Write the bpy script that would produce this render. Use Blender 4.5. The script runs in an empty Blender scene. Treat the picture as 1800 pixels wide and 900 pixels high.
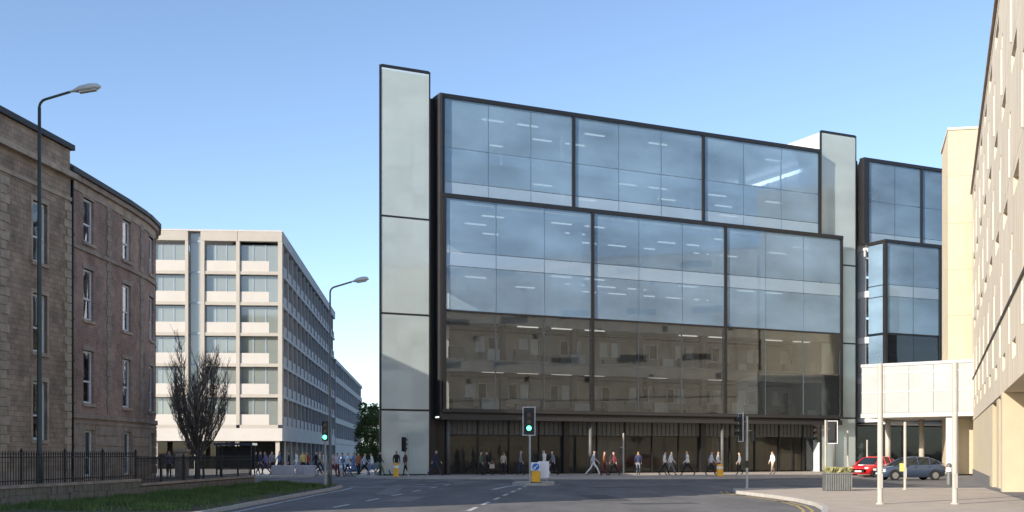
import bpy, bmesh, math, random
from mathutils import Vector, Matrix
random.seed(7)
R = math.radians
S = bpy.context.scene
COL = S.collection

# ------------------------------------------------------------------ camera, sky, sun, exposure
cd = bpy.data.cameras.new('camera')
cam = bpy.data.objects.new('camera', cd); COL.objects.link(cam)
cam.location = (0, 0, 1.7); cam.rotation_euler = (R(90), 0, 0)
cd.sensor_width = 36.0; cd.lens = 40.4; cd.shift_y = 347 / 1800.0
cd.clip_start = 0.1; cd.clip_end = 6000
S.camera = cam

SUN_H = Vector((0.74, 0.67)).normalized()      # the way the light travels over the ground
SUN_EL = R(21)
w = bpy.data.worlds.new('World'); S.world = w; w.use_nodes = True
nt = w.node_tree
bg = nt.nodes['Background']; bg.inputs['Strength'].default_value = 0.15
sky = nt.nodes.new('ShaderNodeTexSky'); sky.sky_type = 'NISHITA'; sky.sun_disc = False
sky.sun_elevation = SUN_EL
sky.sun_rotation = math.atan2(-SUN_H.x, -SUN_H.y)
sky.air_density = 0.72; sky.dust_density = 0.5; sky.ozone_density = 1.3
nt.links.new(sky.outputs[0], bg.inputs['Color'])
sd = bpy.data.lights.new('sun', 'SUN'); sd.energy = 4.2; sd.angle = R(0.5); sd.color = (1.0, 0.9, 0.76)
sun = bpy.data.objects.new('sun', sd); COL.objects.link(sun)
dv = Vector((SUN_H.x * math.cos(SUN_EL), SUN_H.y * math.cos(SUN_EL), -math.sin(SUN_EL)))
sun.rotation_euler = dv.to_track_quat('-Z', 'Y').to_euler()
S.view_settings.view_transform = 'Standard'; S.view_settings.look = 'None'
S.view_settings.exposure = 0.82; S.view_settings.gamma = 1.0
S.render.engine = 'CYCLES'
S.cycles.use_denoising = True
S.cycles.max_bounces = 8; S.cycles.transparent_max_bounces = 16
S.cycles.sample_clamp_indirect = 6.0

# ------------------------------------------------------------------ materials
M = {}
def mat(name, col, rough=0.7, var=0.15, scale=1.5, metal=0.0, bump=0.0, bscale=40.0, spec=0.4, coat=0.0, emit=None, stretch=None):
    m = bpy.data.materials.new(name); m.use_nodes = True
    t = m.node_tree; N = t.nodes; L = t.links
    p = N['Principled BSDF']
    p.inputs['Roughness'].default_value = rough; p.inputs['Metallic'].default_value = metal
    p.inputs['Specular IOR Level'].default_value = spec
    p.inputs['Coat Weight'].default_value = coat
    g = N.new('ShaderNodeNewGeometry')
    src = g.outputs['Position']
    if stretch:
        mp = N.new('ShaderNodeMapping'); mp.inputs['Scale'].default_value = stretch
        L.new(src, mp.inputs[0]); src = mp.outputs[0]
    if var > 0:
        n1 = N.new('ShaderNodeTexNoise'); n1.inputs['Scale'].default_value = scale; n1.inputs['Detail'].default_value = 6; n1.inputs['Roughness'].default_value = 0.65
        L.new(src, n1.inputs['Vector'])
        mr = N.new('ShaderNodeMapRange'); mr.inputs[1].default_value = 0.28; mr.inputs[2].default_value = 0.72
        mr.inputs[3].default_value = 1 - var; mr.inputs[4].default_value = 1 + var
        L.new(n1.outputs['Fac'], mr.inputs[0])
        mx = N.new('ShaderNodeVectorMath'); mx.operation = 'SCALE'; mx.inputs[0].default_value = col[:3]
        L.new(mr.outputs[0], mx.inputs['Scale']); L.new(mx.outputs[0], p.inputs['Base Color'])
    else:
        p.inputs['Base Color'].default_value = (*col[:3], 1)
    if bump > 0:
        n2 = N.new('ShaderNodeTexNoise'); n2.inputs['Scale'].default_value = bscale; n2.inputs['Detail'].default_value = 4
        L.new(g.outputs['Position'], n2.inputs['Vector'])
        b = N.new('ShaderNodeBump'); b.inputs['Strength'].default_value = bump; b.inputs['Distance'].default_value = 0.02
        L.new(n2.outputs['Fac'], b.inputs['Height']); L.new(b.outputs[0], p.inputs['Normal'])
    if emit:
        p.inputs['Emission Color'].default_value = (*emit[0], 1); p.inputs['Emission Strength'].default_value = emit[1]
    M[name] = m
    return m

def brickmat(name, c1, c2, mortar, bw, bh, ms, var=0.25, axis='y', spec=0.2):
    m = bpy.data.materials.new(name); m.use_nodes = True
    t = m.node_tree; N = t.nodes; L = t.links; p = N['Principled BSDF']
    p.inputs['Roughness'].default_value = 0.85; p.inputs['Specular IOR Level'].default_value = spec
    g = N.new('ShaderNodeNewGeometry'); sx = N.new('ShaderNodeSeparateXYZ'); L.new(g.outputs['Position'], sx.inputs[0])
    cx = N.new('ShaderNodeCombineXYZ'); L.new(sx.outputs[1 if axis == 'y' else 0], cx.inputs[0]); L.new(sx.outputs[2], cx.inputs[1])
    bt = N.new('ShaderNodeTexBrick'); bt.inputs['Scale'].default_value = 1.0
    bt.inputs['Brick Width'].default_value = bw; bt.inputs['Row Height'].default_value = bh; bt.inputs['Mortar Size'].default_value = ms
    bt.inputs['Color1'].default_value = (*c1, 1); bt.inputs['Color2'].default_value = (*c2, 1); bt.inputs['Mortar'].default_value = (*mortar, 1)
    L.new(cx.outputs[0], bt.inputs['Vector'])
    n1 = N.new('ShaderNodeTexNoise'); n1.inputs['Scale'].default_value = 0.7; n1.inputs['Detail'].default_value = 7; n1.inputs['Roughness'].default_value = 0.7
    L.new(g.outputs['Position'], n1.inputs['Vector'])
    mr = N.new('ShaderNodeMapRange'); mr.inputs[1].default_value = 0.3; mr.inputs[2].default_value = 0.7; mr.inputs[3].default_value = 1 - var; mr.inputs[4].default_value = 1 + var
    L.new(n1.outputs['Fac'], mr.inputs[0])
    mx = N.new('ShaderNodeVectorMath'); mx.operation = 'SCALE'; L.new(bt.outputs['Color'], mx.inputs[0]); L.new(mr.outputs[0], mx.inputs['Scale'])
    L.new(mx.outputs[0], p.inputs['Base Color'])
    b = N.new('ShaderNodeBump'); b.inputs['Strength'].default_value = 0.5; b.inputs['Distance'].default_value = 0.01; b.invert = True
    L.new(bt.outputs['Fac'], b.inputs['Height']); L.new(b.outputs[0], p.inputs['Normal'])
    M[name] = m
    return m

def glassmat(name, tint, veil, veil_w, refl, rough=0.02, wav=0.0, var=0.0):
    """coated facade glass: tinted transmission, a diffuse veil (reflected sky on the blue panes), a mirror coating"""
    m = bpy.data.materials.new(name); m.use_nodes = True
    t = m.node_tree; N = t.nodes; L = t.links
    for n in list(N):
        if n.type != 'OUTPUT_MATERIAL': N.remove(n)
    out = N['Material Output']
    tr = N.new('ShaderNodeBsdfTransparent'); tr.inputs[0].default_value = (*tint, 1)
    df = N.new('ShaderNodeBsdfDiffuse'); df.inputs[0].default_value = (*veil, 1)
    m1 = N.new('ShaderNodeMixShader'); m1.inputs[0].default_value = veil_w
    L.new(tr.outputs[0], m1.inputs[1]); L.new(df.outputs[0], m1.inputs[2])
    g = N.new('ShaderNodeNewGeometry')
    if var > 0:
        n1 = N.new('ShaderNodeTexNoise'); n1.inputs['Scale'].default_value = 0.16; n1.inputs['Detail'].default_value = 5
        mp = N.new('ShaderNodeMapping'); mp.inputs['Scale'].default_value = (1, 1, 2.2)
        L.new(g.outputs['Position'], mp.inputs[0]); L.new(mp.outputs[0], n1.inputs['Vector'])
        mr = N.new('ShaderNodeMapRange'); mr.inputs[1].default_value = 0.3; mr.inputs[2].default_value = 0.7
        mr.inputs[3].default_value = veil_w * (1 - var); mr.inputs[4].default_value = min(1, veil_w * (1 + var))
        L.new(n1.outputs['Fac'], mr.inputs[0]); L.new(mr.outputs[0], m1.inputs[0])
    gl = N.new('ShaderNodeBsdfGlossy'); gl.inputs['Roughness'].default_value = rough; gl.inputs[0].default_value = (0.92, 0.95, 1, 1)
    fr = N.new('ShaderNodeFresnel'); fr.inputs['IOR'].default_value = 1.5
    ad = N.new('ShaderNodeMath'); ad.operation = 'ADD'; ad.inputs[1].default_value = refl; ad.use_clamp = True
    L.new(fr.outputs[0], ad.inputs[0])
    m2 = N.new('ShaderNodeMixShader'); L.new(ad.outputs[0], m2.inputs[0]); L.new(m1.outputs[0], m2.inputs[1]); L.new(gl.outputs[0], m2.inputs[2])
    if wav > 0:
        n2 = N.new('ShaderNodeTexNoise'); n2.inputs['Scale'].default_value = 0.5; n2.inputs['Detail'].default_value = 1
        L.new(g.outputs['Position'], n2.inputs['Vector'])
        b = N.new('ShaderNodeBump'); b.inputs['Strength'].default_value = wav; b.inputs['Distance'].default_value = 0.05
        L.new(n2.outputs['Fac'], b.inputs['Height']); L.new(b.outputs[0], gl.inputs['Normal'])
    L.new(m2.outputs[0], out.inputs[0])
    M[name] = m
    return m

mat('asphalt', (0.15, 0.145, 0.143), 0.8, 0.36, 0.55, bump=0.4, bscale=60, spec=0.3, stretch=(1, 0.22, 1))
mat('asphalt_dark', (0.075, 0.074, 0.076), 0.85, 0.2, 1.2)
mat('asphalt_pale', (0.21, 0.203, 0.19), 0.85, 0.2, 1.2)
mat('iron_cover', (0.05, 0.047, 0.045), 0.6, 0.3, 9)
mat('ground', (0.16, 0.15, 0.135), 0.9, 0.2, 0.3)
mat('paving', (0.41, 0.355, 0.30), 0.85, 0.14, 1.1, bump=0.2, bscale=30)
mat('paving_pale', (0.42, 0.39, 0.36), 0.85, 0.12, 0.8)
mat('paving_dark', (0.16, 0.158, 0.16), 0.85, 0.15, 0.9)
mat('kerb', (0.42, 0.40, 0.37), 0.8, 0.15, 3)
mat('paint_white', (0.55, 0.55, 0.54), 0.7, 0.3, 3.5)
mat('paint_yellow', (0.42, 0.32, 0.12), 0.7, 0.3, 3.5)
mat('soil', (0.09, 0.065, 0.045), 0.95, 0.3, 4)
mat('grass', (0.08, 0.125, 0.03), 0.7, 0.6, 0.9)
mat('grass_base', (0.075, 0.08, 0.035), 0.9, 0.4, 2.0)
brickmat('brick', (0.37, 0.225, 0.17), (0.27, 0.175, 0.14), (0.35, 0.295, 0.255), 0.34, 0.11, 0.014, 0.4)
brickmat('ashlar', (0.38, 0.285, 0.205), (0.29, 0.22, 0.165), (0.21, 0.165, 0.13), 0.46, 0.22, 0.012, 0.42)
mat('sandstone', (0.41, 0.325, 0.245), 0.85, 0.32, 1.4, bump=0.3)
mat('sandstone_dark', (0.33, 0.26, 0.21), 0.85, 0.35, 1.4, bump=0.3)
mat('rubble', (0.19, 0.165, 0.13), 0.9, 0.35, 2.6, bump=0.8, bscale=14)
mat('slate', (0.035, 0.037, 0.042), 0.6, 0.2, 3)
mat('iron', (0.018, 0.018, 0.02), 0.5, 0.1, 4)
mat('white_frame', (0.72, 0.73, 0.74), 0.4, 0.05, 2)
mat('pale_reflection', (0.70, 0.76, 0.84), 0.9, 0.15, 2)  # pale blue that stands in for light mirrored by window panes
mat('dark_metal', (0.013, 0.0125, 0.014), 0.42, 0.2, 1.3, spec=0.5)
mat('brown_metal', (0.034, 0.033, 0.035), 0.45, 0.15, 1.0, spec=0.5)
mat('mullion', (0.26, 0.33, 0.40), 0.4, 0.1, 1)
mat('ceiling', (0.72, 0.74, 0.76), 0.9, 0.05, 1)
mat('slab_edge', (0.62, 0.66, 0.70), 0.8, 0.06, 1)
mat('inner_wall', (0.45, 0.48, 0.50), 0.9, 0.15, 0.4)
mat('inner_brown', (0.17, 0.16, 0.145), 0.8, 0.35, 0.6)  # brown of the lower rooms stands in for a reflected building
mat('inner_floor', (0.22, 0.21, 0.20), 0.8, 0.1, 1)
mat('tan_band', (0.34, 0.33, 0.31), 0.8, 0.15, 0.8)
mat('light_strip', (0.9, 0.9, 0.9), 0.5, 0, emit=((1, 0.97, 0.9), 0.42))
mat('light_trough', (0.9, 0.9, 0.9), 0.5, 0, emit=((0.95, 0.97, 1.0), 1.6))
mat('tower_blind', (0.80, 0.84, 0.82), 0.7, 0.06, 0.6)
mat('tower_pane', (0.56, 0.62, 0.58), 0.22, 0.13, 0.35, spec=0.6, stretch=(0.6, 0.6, 1.6))
mat('bridge_pane', (0.37, 0.39, 0.385), 0.2, 0.10, 0.5, spec=0.6)
mat('white_metal', (0.42, 0.42, 0.415), 0.4, 0.05, 1)
mat('cream_stone', (0.54, 0.465, 0.335), 0.85, 0.08, 0.7, bump=0.15)
mat('precast', (0.56, 0.50, 0.405), 0.85, 0.2, 0.8, bump=0.15, stretch=(3, 3, 0.4))
mat('precast_fin', (0.60, 0.53, 0.43), 0.8, 0.08, 1)
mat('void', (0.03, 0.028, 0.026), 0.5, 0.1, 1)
mat('beige_panel', (0.36, 0.335, 0.30), 0.7, 0.07, 0.6)
mat('beige_white', (0.44, 0.42, 0.395), 0.6, 0.05, 0.6)
mat('beige_side', (0.34, 0.33, 0.33), 0.7, 0.12, 0.5)
mat('galv', (0.42, 0.43, 0.43), 0.45, 0.12, 3, metal=0.3)
mat('pole_grey', (0.11, 0.115, 0.115), 0.5, 0.15, 3)
mat('lamp_post_grey', (0.17, 0.175, 0.17), 0.5, 0.15, 3)
mat('pole_green', (0.055, 0.065, 0.055), 0.5, 0.2, 3)
mat('pale_pole', (0.40, 0.375, 0.335), 0.5, 0.1, 2)
mat('lamp_shell', (0.62, 0.62, 0.58), 0.35, 0.1, 2)
mat('signal_black', (0.016, 0.017, 0.018), 0.4, 0.1, 3)
mat('signal_border', (0.75, 0.75, 0.75), 0.5, 0.05, 2)
mat('lens_red', (0.09, 0.012, 0.012), 0.25, 0)
mat('lens_amber', (0.10, 0.05, 0.01), 0.25, 0)
mat('lens_green', (0.02, 0.4, 0.2), 0.25, 0, emit=((0.1, 1.0, 0.5), 3.0))
mat('lens_off', (0.02, 0.05, 0.04), 0.25, 0)
mat('bollard_yellow', (0.80, 0.42, 0.02), 0.4, 0.06, 3)
mat('sign_blue', (0.03, 0.16, 0.55), 0.4, 0)
mat('sign_white', (0.8, 0.8, 0.85), 0.4, 0)
mat('sign_yellow', (0.52, 0.50, 0.14), 0.4, 0)
mat('bark', (0.11, 0.09, 0.078), 0.9, 0.3, 5)
mat('twig', (0.13, 0.105, 0.092), 0.9, 0.3, 3)
mat('leaf', (0.045, 0.085, 0.025), 0.6, 0.45, 1.0)
mat('leaf_pale', (0.28, 0.27, 0.12), 0.6, 0.4, 4.0)
mat('tyre', (0.015, 0.015, 0.015), 0.8, 0.1, 5)
mat('rim', (0.45, 0.45, 0.46), 0.3, 0.05, 5, metal=0.8)
mat('car_blue', (0.035, 0.07, 0.14), 0.25, 0.03, 1, spec=0.5, coat=0.7)
mat('car_slate', (0.035, 0.055, 0.10), 0.25, 0.03, 1, spec=0.5, coat=0.7)
mat('car_red', (0.62, 0.015, 0.02), 0.28, 0.03, 1, spec=0.5, coat=0.6)
mat('car_white', (0.8, 0.78, 0.78), 0.3, 0.03, 1, coat=0.5)
mat('car_orange', (0.8, 0.17, 0.04), 0.3, 0.03, 1, coat=0.5)
mat('car_glass', (0.012, 0.016, 0.02), 0.05, 0, spec=0.8)
mat('head_light', (0.8, 0.8, 0.8), 0.1, 0, spec=0.8)
mat('tail_light', (0.35, 0.01, 0.01), 0.2, 0)
mat('plate', (0.7, 0.7, 0.65), 0.5, 0)
mat('concrete', (0.42, 0.40, 0.42), 0.85, 0.15, 2)
mat('shelter_glass', (0.03, 0.035, 0.04), 0.1, 0)
glassmat('glass_sky_veil', (0.60, 0.74, 0.86), (0.33, 0.50, 0.68), 0.50, 0.01, 0.02, 0.06, 0.30)  # blue diffuse stands in for sky mirrored in the upper panes
glassmat('glass_spandrel', (0.60, 0.74, 0.86), (0.42, 0.56, 0.70), 0.66, 0.01, 0.03, 0.03, 0.10)  # paler printed band over the same reflected-sky blue
glassmat('tower_glass', (0.90, 0.95, 0.92), (0.72, 0.81, 0.77), 0.58, 0.04, 0.08, 0.0, 0.12)
glassmat('glass_clear', (0.82, 0.84, 0.83), (0.09, 0.095, 0.10), 0.10, 0.015, 0.02, 0.12)
glassmat('glass_back', (0.97, 0.98, 0.98), (0.5, 0.5, 0.5), 0.0, -0.02, 0.02)
glassmat('glass_shop', (0.50, 0.50, 0.48), (0.05, 0.05, 0.05), 0.10, -0.01, 0.03, 0.2)
glassmat('glass_window', (0.96, 0.98, 1.0), (0.10, 0.12, 0.14), 0.0, 0.22, 0.01, 0.15)
glassmat('glass_grey', (0.40, 0.44, 0.43), (0.235, 0.265, 0.25), 0.80, 0.06, 0.05)

# ------------------------------------------------------------------ helpers
def link(name, me, parent=None, loc=None, rotz=None):
    o = bpy.data.objects.new(name, me); COL.objects.link(o)
    if parent: o.parent = parent
    if loc is not None: o.location = loc
    if rotz is not None: o.rotation_euler = (0, 0, rotz)
    return o
def tag(o, label=None, cat=None, group=None, kind=None):
    if label: o['label'] = label
    if cat: o['category'] = cat
    if group: o['group'] = group
    if kind: o['kind'] = kind
    return o
def thing(name, label, cat, loc=(0, 0, 0), rotz=0.0, group=None):
    return tag(link(name, None, None, loc, rotz), label, cat, group)

class MB:
    def __init__(s): s.v = []; s.f = []; s.m = []
    def add(s, vs, fs, mi=0):
        b = len(s.v); s.v += [tuple(v) for v in vs]
        for f in fs: s.f.append([b + i for i in f]); s.m.append(mi)
    def box(s, x0, x1, y0, y1, z0, z1, mi=0):
        s.add([(x0,y0,z0),(x1,y0,z0),(x1,y1,z0),(x0,y1,z0),(x0,y0,z1),(x1,y0,z1),(x1,y1,z1),(x0,y1,z1)],
              [(3,2,1,0),(4,5,6,7),(0,1,5,4),(1,2,6,5),(2,3,7,6),(3,0,4,7)], mi)
    def prism(s, poly, z0, z1, mi=0):
        n = len(poly)
        s.add([(x,y,z0) for x,y in poly] + [(x,y,z1) for x,y in poly],
              [list(range(n))[::-1], list(range(n,2*n))] + [(i,(i+1)%n,n+(i+1)%n,n+i) for i in range(n)], mi)
    def tube(s, pts, rad, seg=8, mi=0, cap=True):
        """a tube through pts; rad is a number or one per point"""
        pts = [Vector(p) for p in pts]; n = len(pts)
        rs = rad if isinstance(rad, (list, tuple)) else [rad]*n
        vs = []; prev = None
        for i, p in enumerate(pts):
            d = (pts[min(i+1,n-1)] - pts[max(i-1,0)]).normalized()
            a = prev if prev is not None else (Vector((1,0,0)) if abs(d.x) < 0.9 else Vector((0,1,0)))
            a = (a - d*a.dot(d)).normalized(); prev = a; b = d.cross(a)
            for k in range(seg):
                t = 2*math.pi*k/seg
                vs.append(p + (a*math.cos(t) + b*math.sin(t))*rs[i])
        fs = [(i*seg+k, i*seg+(k+1)%seg, (i+1)*seg+(k+1)%seg, (i+1)*seg+k) for i in range(n-1) for k in range(seg)]
        if cap: fs += [tuple(range(seg))[::-1], tuple(range((n-1)*seg, n*seg))]
        s.add(vs, fs, mi)
    def lathe(s, prof, seg=12, mi=0, cx=0, cy=0):
        vs = [(cx + r*math.cos(2*math.pi*k/seg), cy + r*math.sin(2*math.pi*k/seg), z) for r, z in prof for k in range(seg)]
        n = len(prof)
        fs = [(i*seg+k, i*seg+(k+1)%seg, (i+1)*seg+(k+1)%seg, (i+1)*seg+k) for i in range(n-1) for k in range(seg)]
        fs += [tuple(range(seg))[::-1], tuple(range((n-1)*seg, n*seg))]
        s.add(vs, fs, mi)
    def mesh(s, name, mats, smooth=False):
        me = bpy.data.meshes.new(name); me.from_pydata(s.v, [], s.f)
        for m in (mats if isinstance(mats, (list, tuple)) else [mats]): me.materials.append(M[m])
        if len(set(s.m)) > 1: me.polygons.foreach_set('material_index', s.m)
        if smooth: me.polygons.foreach_set('use_smooth', [True]*len(s.f))
        me.update(); return me
    def build(s, name, mats, parent=None, loc=None, rotz=None, smooth=False):
        return link(name, s.mesh(name, mats, smooth), parent, loc, rotz)

def box(name, m, parent, x0, x1, y0, y1, z0, z1):
    b = MB(); b.box(x0, x1, y0, y1, z0, z1); return b.build(name, m, parent)
def prism(name, m, poly, z0, z1, parent=None):
    b = MB(); b.prism(poly, z0, z1); return b.build(name, m, parent)
def bevelled(o, w=0.02, seg=2):
    md = o.modifiers.new('bevel', 'BEVEL'); md.width = w; md.segments = seg; md.limit_method = 'ANGLE'; return o

def cells(name, m, parent, us, zs, solid, d0, d1, mp):
    """one wall skin: grid cells where solid(i,j) is true, from depth d0 (outer) to d1; mp(u,d)->(x,y)"""
    vid = {}; V = []; F = []
    def v(i, j, k):
        key = (i, j, k)
        if key not in vid:
            x, y = mp(us[i], d0 if k == 0 else d1); vid[key] = len(V); V.append((x, y, zs[j]))
        return vid[key]
    nu, nz = len(us)-1, len(zs)-1
    ok = [[solid(i, j) for j in range(nz)] for i in range(nu)]
    for i in range(nu):
        for j in range(nz):
            if not ok[i][j]: continue
            F.append((v(i,j,0), v(i+1,j,0), v(i+1,j+1,0), v(i,j+1,0)))
            F.append((v(i,j+1,1), v(i+1,j+1,1), v(i+1,j,1), v(i,j,1)))
            if i == 0 or not ok[i-1][j]: F.append((v(i,j,0), v(i,j+1,0), v(i,j+1,1), v(i,j,1)))
            if i == nu-1 or not ok[i+1][j]: F.append((v(i+1,j+1,0), v(i+1,j,0), v(i+1,j,1), v(i+1,j+1,1)))
            if j == 0 or not ok[i][j-1]: F.append((v(i+1,j,0), v(i,j,0), v(i,j,1), v(i+1,j,1)))
            if j == nz-1 or not ok[i][j+1]: F.append((v(i,j+1,0), v(i+1,j+1,0), v(i+1,j+1,1), v(i,j+1,1)))
    me = bpy.data.meshes.new(name); me.from_pydata(V, [], F); me.materials.append(M[m]); me.update()
    return link(name, me, parent)
def wall_with_holes(name, m, parent, u0, u1, z0, z1, holes, d0, d1, mp, extra=()):
    us = sorted({u0, u1, *extra, *[h[0] for h in holes], *[h[1] for h in holes]})
    zs = sorted({z0, z1, *[h[2] for h in holes], *[h[3] for h in holes]})
    def solid(i, j):
        cu = (us[i]+us[i+1])/2; cz = (zs[j]+zs[j+1])/2
        return not any(h[0] < cu < h[1] and h[2] < cz < h[3] for h in holes)
    return cells(name, m, parent, us, zs, solid, d0, d1, mp)
def pathmap(pts):
    """arc-length map of a polyline: mp(u, d) with d measured to the left of travel"""
    P = [Vector(p) for p in pts]; acc = [0.0]
    for a, b in zip(P, P[1:]): acc.append(acc[-1] + (b-a).length)
    T = [(b-a).normalized() for a, b in zip(P, P[1:])]
    def mp(u, d):
        i = 0
        while i < len(T)-1 and u > acc[i+1] + 1e-6: i += 1
        t = T[i]
        p = P[i] + t*(u-acc[i])
        n = Vector((-t.y, t.x))
        if abs(u-acc[i+1]) < 1e-4 and i < len(T)-1: n = (n + Vector((-T[i+1].y, T[i+1].x))).normalized()
        if abs(u-acc[i]) < 1e-4 and i > 0: n = (n + Vector((-T[i-1].y, T[i-1].x))).normalized()
        q = p + n*d
        return (q.x, q.y)
    return mp, acc
def band(name, m, parent, mp, us, z0, z1, d0, d1):
    return cells(name, m, parent, us, [z0, z1], lambda i, j: True, d0, d1, mp)

F = 2020.0
def gnd(px, py, z=0.0):
    """the ground point seen at a place in the photograph, used as a surveyor's sketch"""
    Y = (1.7-z)*F/(py-797.0); return ((px-900)/F*Y, Y)

# ------------------------------------------------------------------ ground, roads, pavements
def sheet(name, m, poly, z, parent=None):
    me = bpy.data.meshes.new(name); me.from_pydata([(x, y, z) for x, y in poly], [], [list(range(len(poly)))]); me.materials.append(M[m]); me.update()
    o = link(name, me, parent)
    if not parent: o['kind'] = 'structure'
    return o
sheet('ground', 'ground', [(-3000,-400),(3000,-400),(3000,4500),(-3000,4500)], -0.03)
sheet('road', 'asphalt', [(-60,-40),(60,-40),(75,60),(130,118),(130,142),(60,118),(20,120),(5,260),(-40,420),(-60,420),(-30,150),(-60,150),(-110,90),(-60,60)], 0.0)
def pavement(name, m, poly, z=0.12):
    n = len(poly)
    top = sheet(name, m, poly, z)
    return top
def kerbs(parent, poly, idx, z=0.12, wdt=0.18, m='kerb'):
    """kerb stones laid along the given edges of a pavement polygon"""
    for i in idx:
        a = Vector(poly[i]); b = Vector(poly[(i+1) % len(poly)]); t = (b-a); Ln = t.length; t /= Ln; n = Vector((-t.y, t.x))
        k = max(1, int(round(Ln/1.8))); st = Ln/k
        for j in range(k):
            p = a + t*(j*st+0.006); q = a + t*((j+1)*st-0.006)
            q4 = [p, q, q+n*wdt, p+n*wdt]
            o = prism('kerb_stone', m, [tuple(v) for v in q4], -0.01, z+0.006, parent)
# far pavement in front of the glass building (counter-clockwise; kerb on the near side)
FAR = [(-10.9,80.5),(-9.5,77.2),(-6,75.4),(4,75.0),(14,76.5),(24,81.5),(33,87.5),(60,101),(110,126),(100,150),(20,150),(-16,150),(-13.2,110)]
far = pavement('pavement', 'paving', FAR); kerbs(far, FAR, [12, 0, 1, 2, 3, 4, 5])
# the pavement on the left in front of the pale office block
LEFT = [(-70,70),(-24,77.0),(-16.5,79.6),(-14.1,82.0),(-19,112),(-26,180),(-36,330),(-80,330),(-120,160)]
lp = pavement('pavement', 'paving_pale', LEFT); kerbs(lp, LEFT, range(1, 4), m='kerb')
# grass verge and forecourt of the brick tenement
VERGE = [(-15.0,2),(-8.6,20),(-8.5,34),(-8.4,46),(-8.25,53.0),(-8.4,57.0),(-9.6,59.4),(-12.6,62.5),(-16.0,66),(-22,69.5),(-40,74),(-60,74),(-60,2)]
vg = tag(sheet('verge', 'grass_base', VERGE, 0.10), kind='structure'); kerbs(vg, VERGE, range(0, 9), z=0.10)
# pavement on the right
RIGHT = [(10.9,52.6),(9.9,51.6),(9.45,48.5),(9.9,43.5),(10.0,40.4),(9.75,37.0),(9.2,34.0),(8.2,30.5),(5.5,25),(2,18),(-4,4),(60,4),(60,52),(21.8,52.5)]
rp = pavement('pavement', 'paving', RIGHT); kerbs(rp, RIGHT, list(range(0, 9)) + [13])
# strip along the foot of the right-hand building, shade put into its colour
RS = [(20.6,52.5),(60,52.5),(60,95),(37,92),(33.5,87.5),(31.3,83.0)]
sheet('shade_strip', 'paving_dark', RS, 0.012)
sheet('dark_apron', 'paving_dark', [(17.2,38.5),(60,38.5),(60,52.45),(21.6,52.45)], 0.126)

def strip(name, m, pts, wdt, z=0.006, parent=None):
    P = [Vector(p) for p in pts]; Lf = []; Rt = []
    for i, p in enumerate(P):
        t = (P[min(i+1, len(P)-1)] - P[max(i-1, 0)]).normalized(); n = Vector((-t.y, t.x))*wdt/2
        Lf.append(tuple(p+n)); Rt.append(tuple(p-n))
    V = [(x, y, z) for x, y in Lf+Rt]; k = len(P)
    me = bpy.data.meshes.new(name); me.from_pydata(V, [], [(i, i+1, k+i+1, k+i) for i in range(k-1)][::1]); me.materials.append(M[m]); me.update()
    o = link(name, me, parent)
    if not parent: o['kind'] = 'structure'
    return o
def lerp2(a, b, t): return (a[0]+(b[0]-a[0])*t, a[1]+(b[1]-a[1])*t)
# double yellow lines beside the right kerb
kp = [Vector(p) for p in RIGHT[1:10]]
for off in (0.30, 0.55):
    pts = []
    for i, p in enumerate(kp):
        t = (kp[min(i+1, len(kp)-1)]-kp[max(i-1, 0)]).normalized(); n = Vector((t.y, -t.x)); pts.append(tuple(p+n*off))
    strip('yellow_line', 'paint_yellow', pts, 0.10)
# edge line along the verge
strip('edge_line', 'paint_white', [(-8.1,20),(-8.0,34),(-7.95,46),(-7.8,53),(-7.9,57)], 0.12)
def dashes(a, b, n, duty=0.5, wdt=0.14):
    for i in range(n):
        strip('lane_dash', 'paint_white', [lerp2(a, b, i/n), lerp2(a, b, (i+duty)/n)], wdt)
dashes((-1.6,30), (0.9,62), 8, 0.55, 0.15)
dashes((-5.6,36), (-3.2,66), 6, 0.45, 0.15)
dashes((-3.0,68), (-8.5,73.2), 4, 0.6, 0.2)
dashes((-8.4,58.5), (-2.2,66), 6, 0.55, 0.25)
strip('stop_line', 'paint_white', [(-7.9,57.3),(-4.0,58.6)], 0.3)
dashes((2.5,66), (22,74), 9, 0.5, 0.15)
strip('arrow_mark', 'paint_white', [(-0.9,54.0),(-0.3,58.5),(0.3,61.0)], 0.22)
strip('island_edge', 'paint_white', [(0.1,61.6),(0.6,60.0),(1.7,60.0),(2.6,62.5)], 0.14)
strip('island_edge', 'paint_white', [(-1.0,63.5),(-0.2,61.4),(0.7,59.4)], 0.14)

rngp = random.Random(12)
for (x, y, a, b_, an) in ((3.5,44,1.2,6.0,.1),(-4,43,1.0,4.5,-.05),(6.5,58,5.5,1.3,.3),(-5.5,52,0.8,9.0,.05),(5,39,2.6,1.1,.2),(12,70,7,1.1,.35),(-3,70,1.1,5,.5)):
    c, s_ = math.cos(an), math.sin(an)
    sheet('asphalt_patch', 'asphalt_dark' if x > 0 else 'asphalt_pale', [(x+c*u-s_*v, y+s_*u+c*v) for u, v in ((-a/2,-b_/2),(a/2,-b_/2),(a/2,b_/2),(-a/2,b_/2))], 0.003)
for (x, y) in ((2.2,41.5),(-2.6,47),(4.2,53),(7.2,46.5),(-6.4,44.5)):
    sheet('manhole_cover', 'iron_cover', [(x+.34*math.cos(t*.524), y+.34*math.sin(t*.524)) for t in range(12)], 0.008)
for (x, y) in ((9.2,46.2),(9.55,40.5),(-7.75,40.0),(-7.7,49.0)):
    sheet('drain_grating', 'iron_cover', [(x-.2,y-.25),(x+.2,y-.25),(x+.2,y+.25),(x-.2,y+.25)], 0.010)
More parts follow.
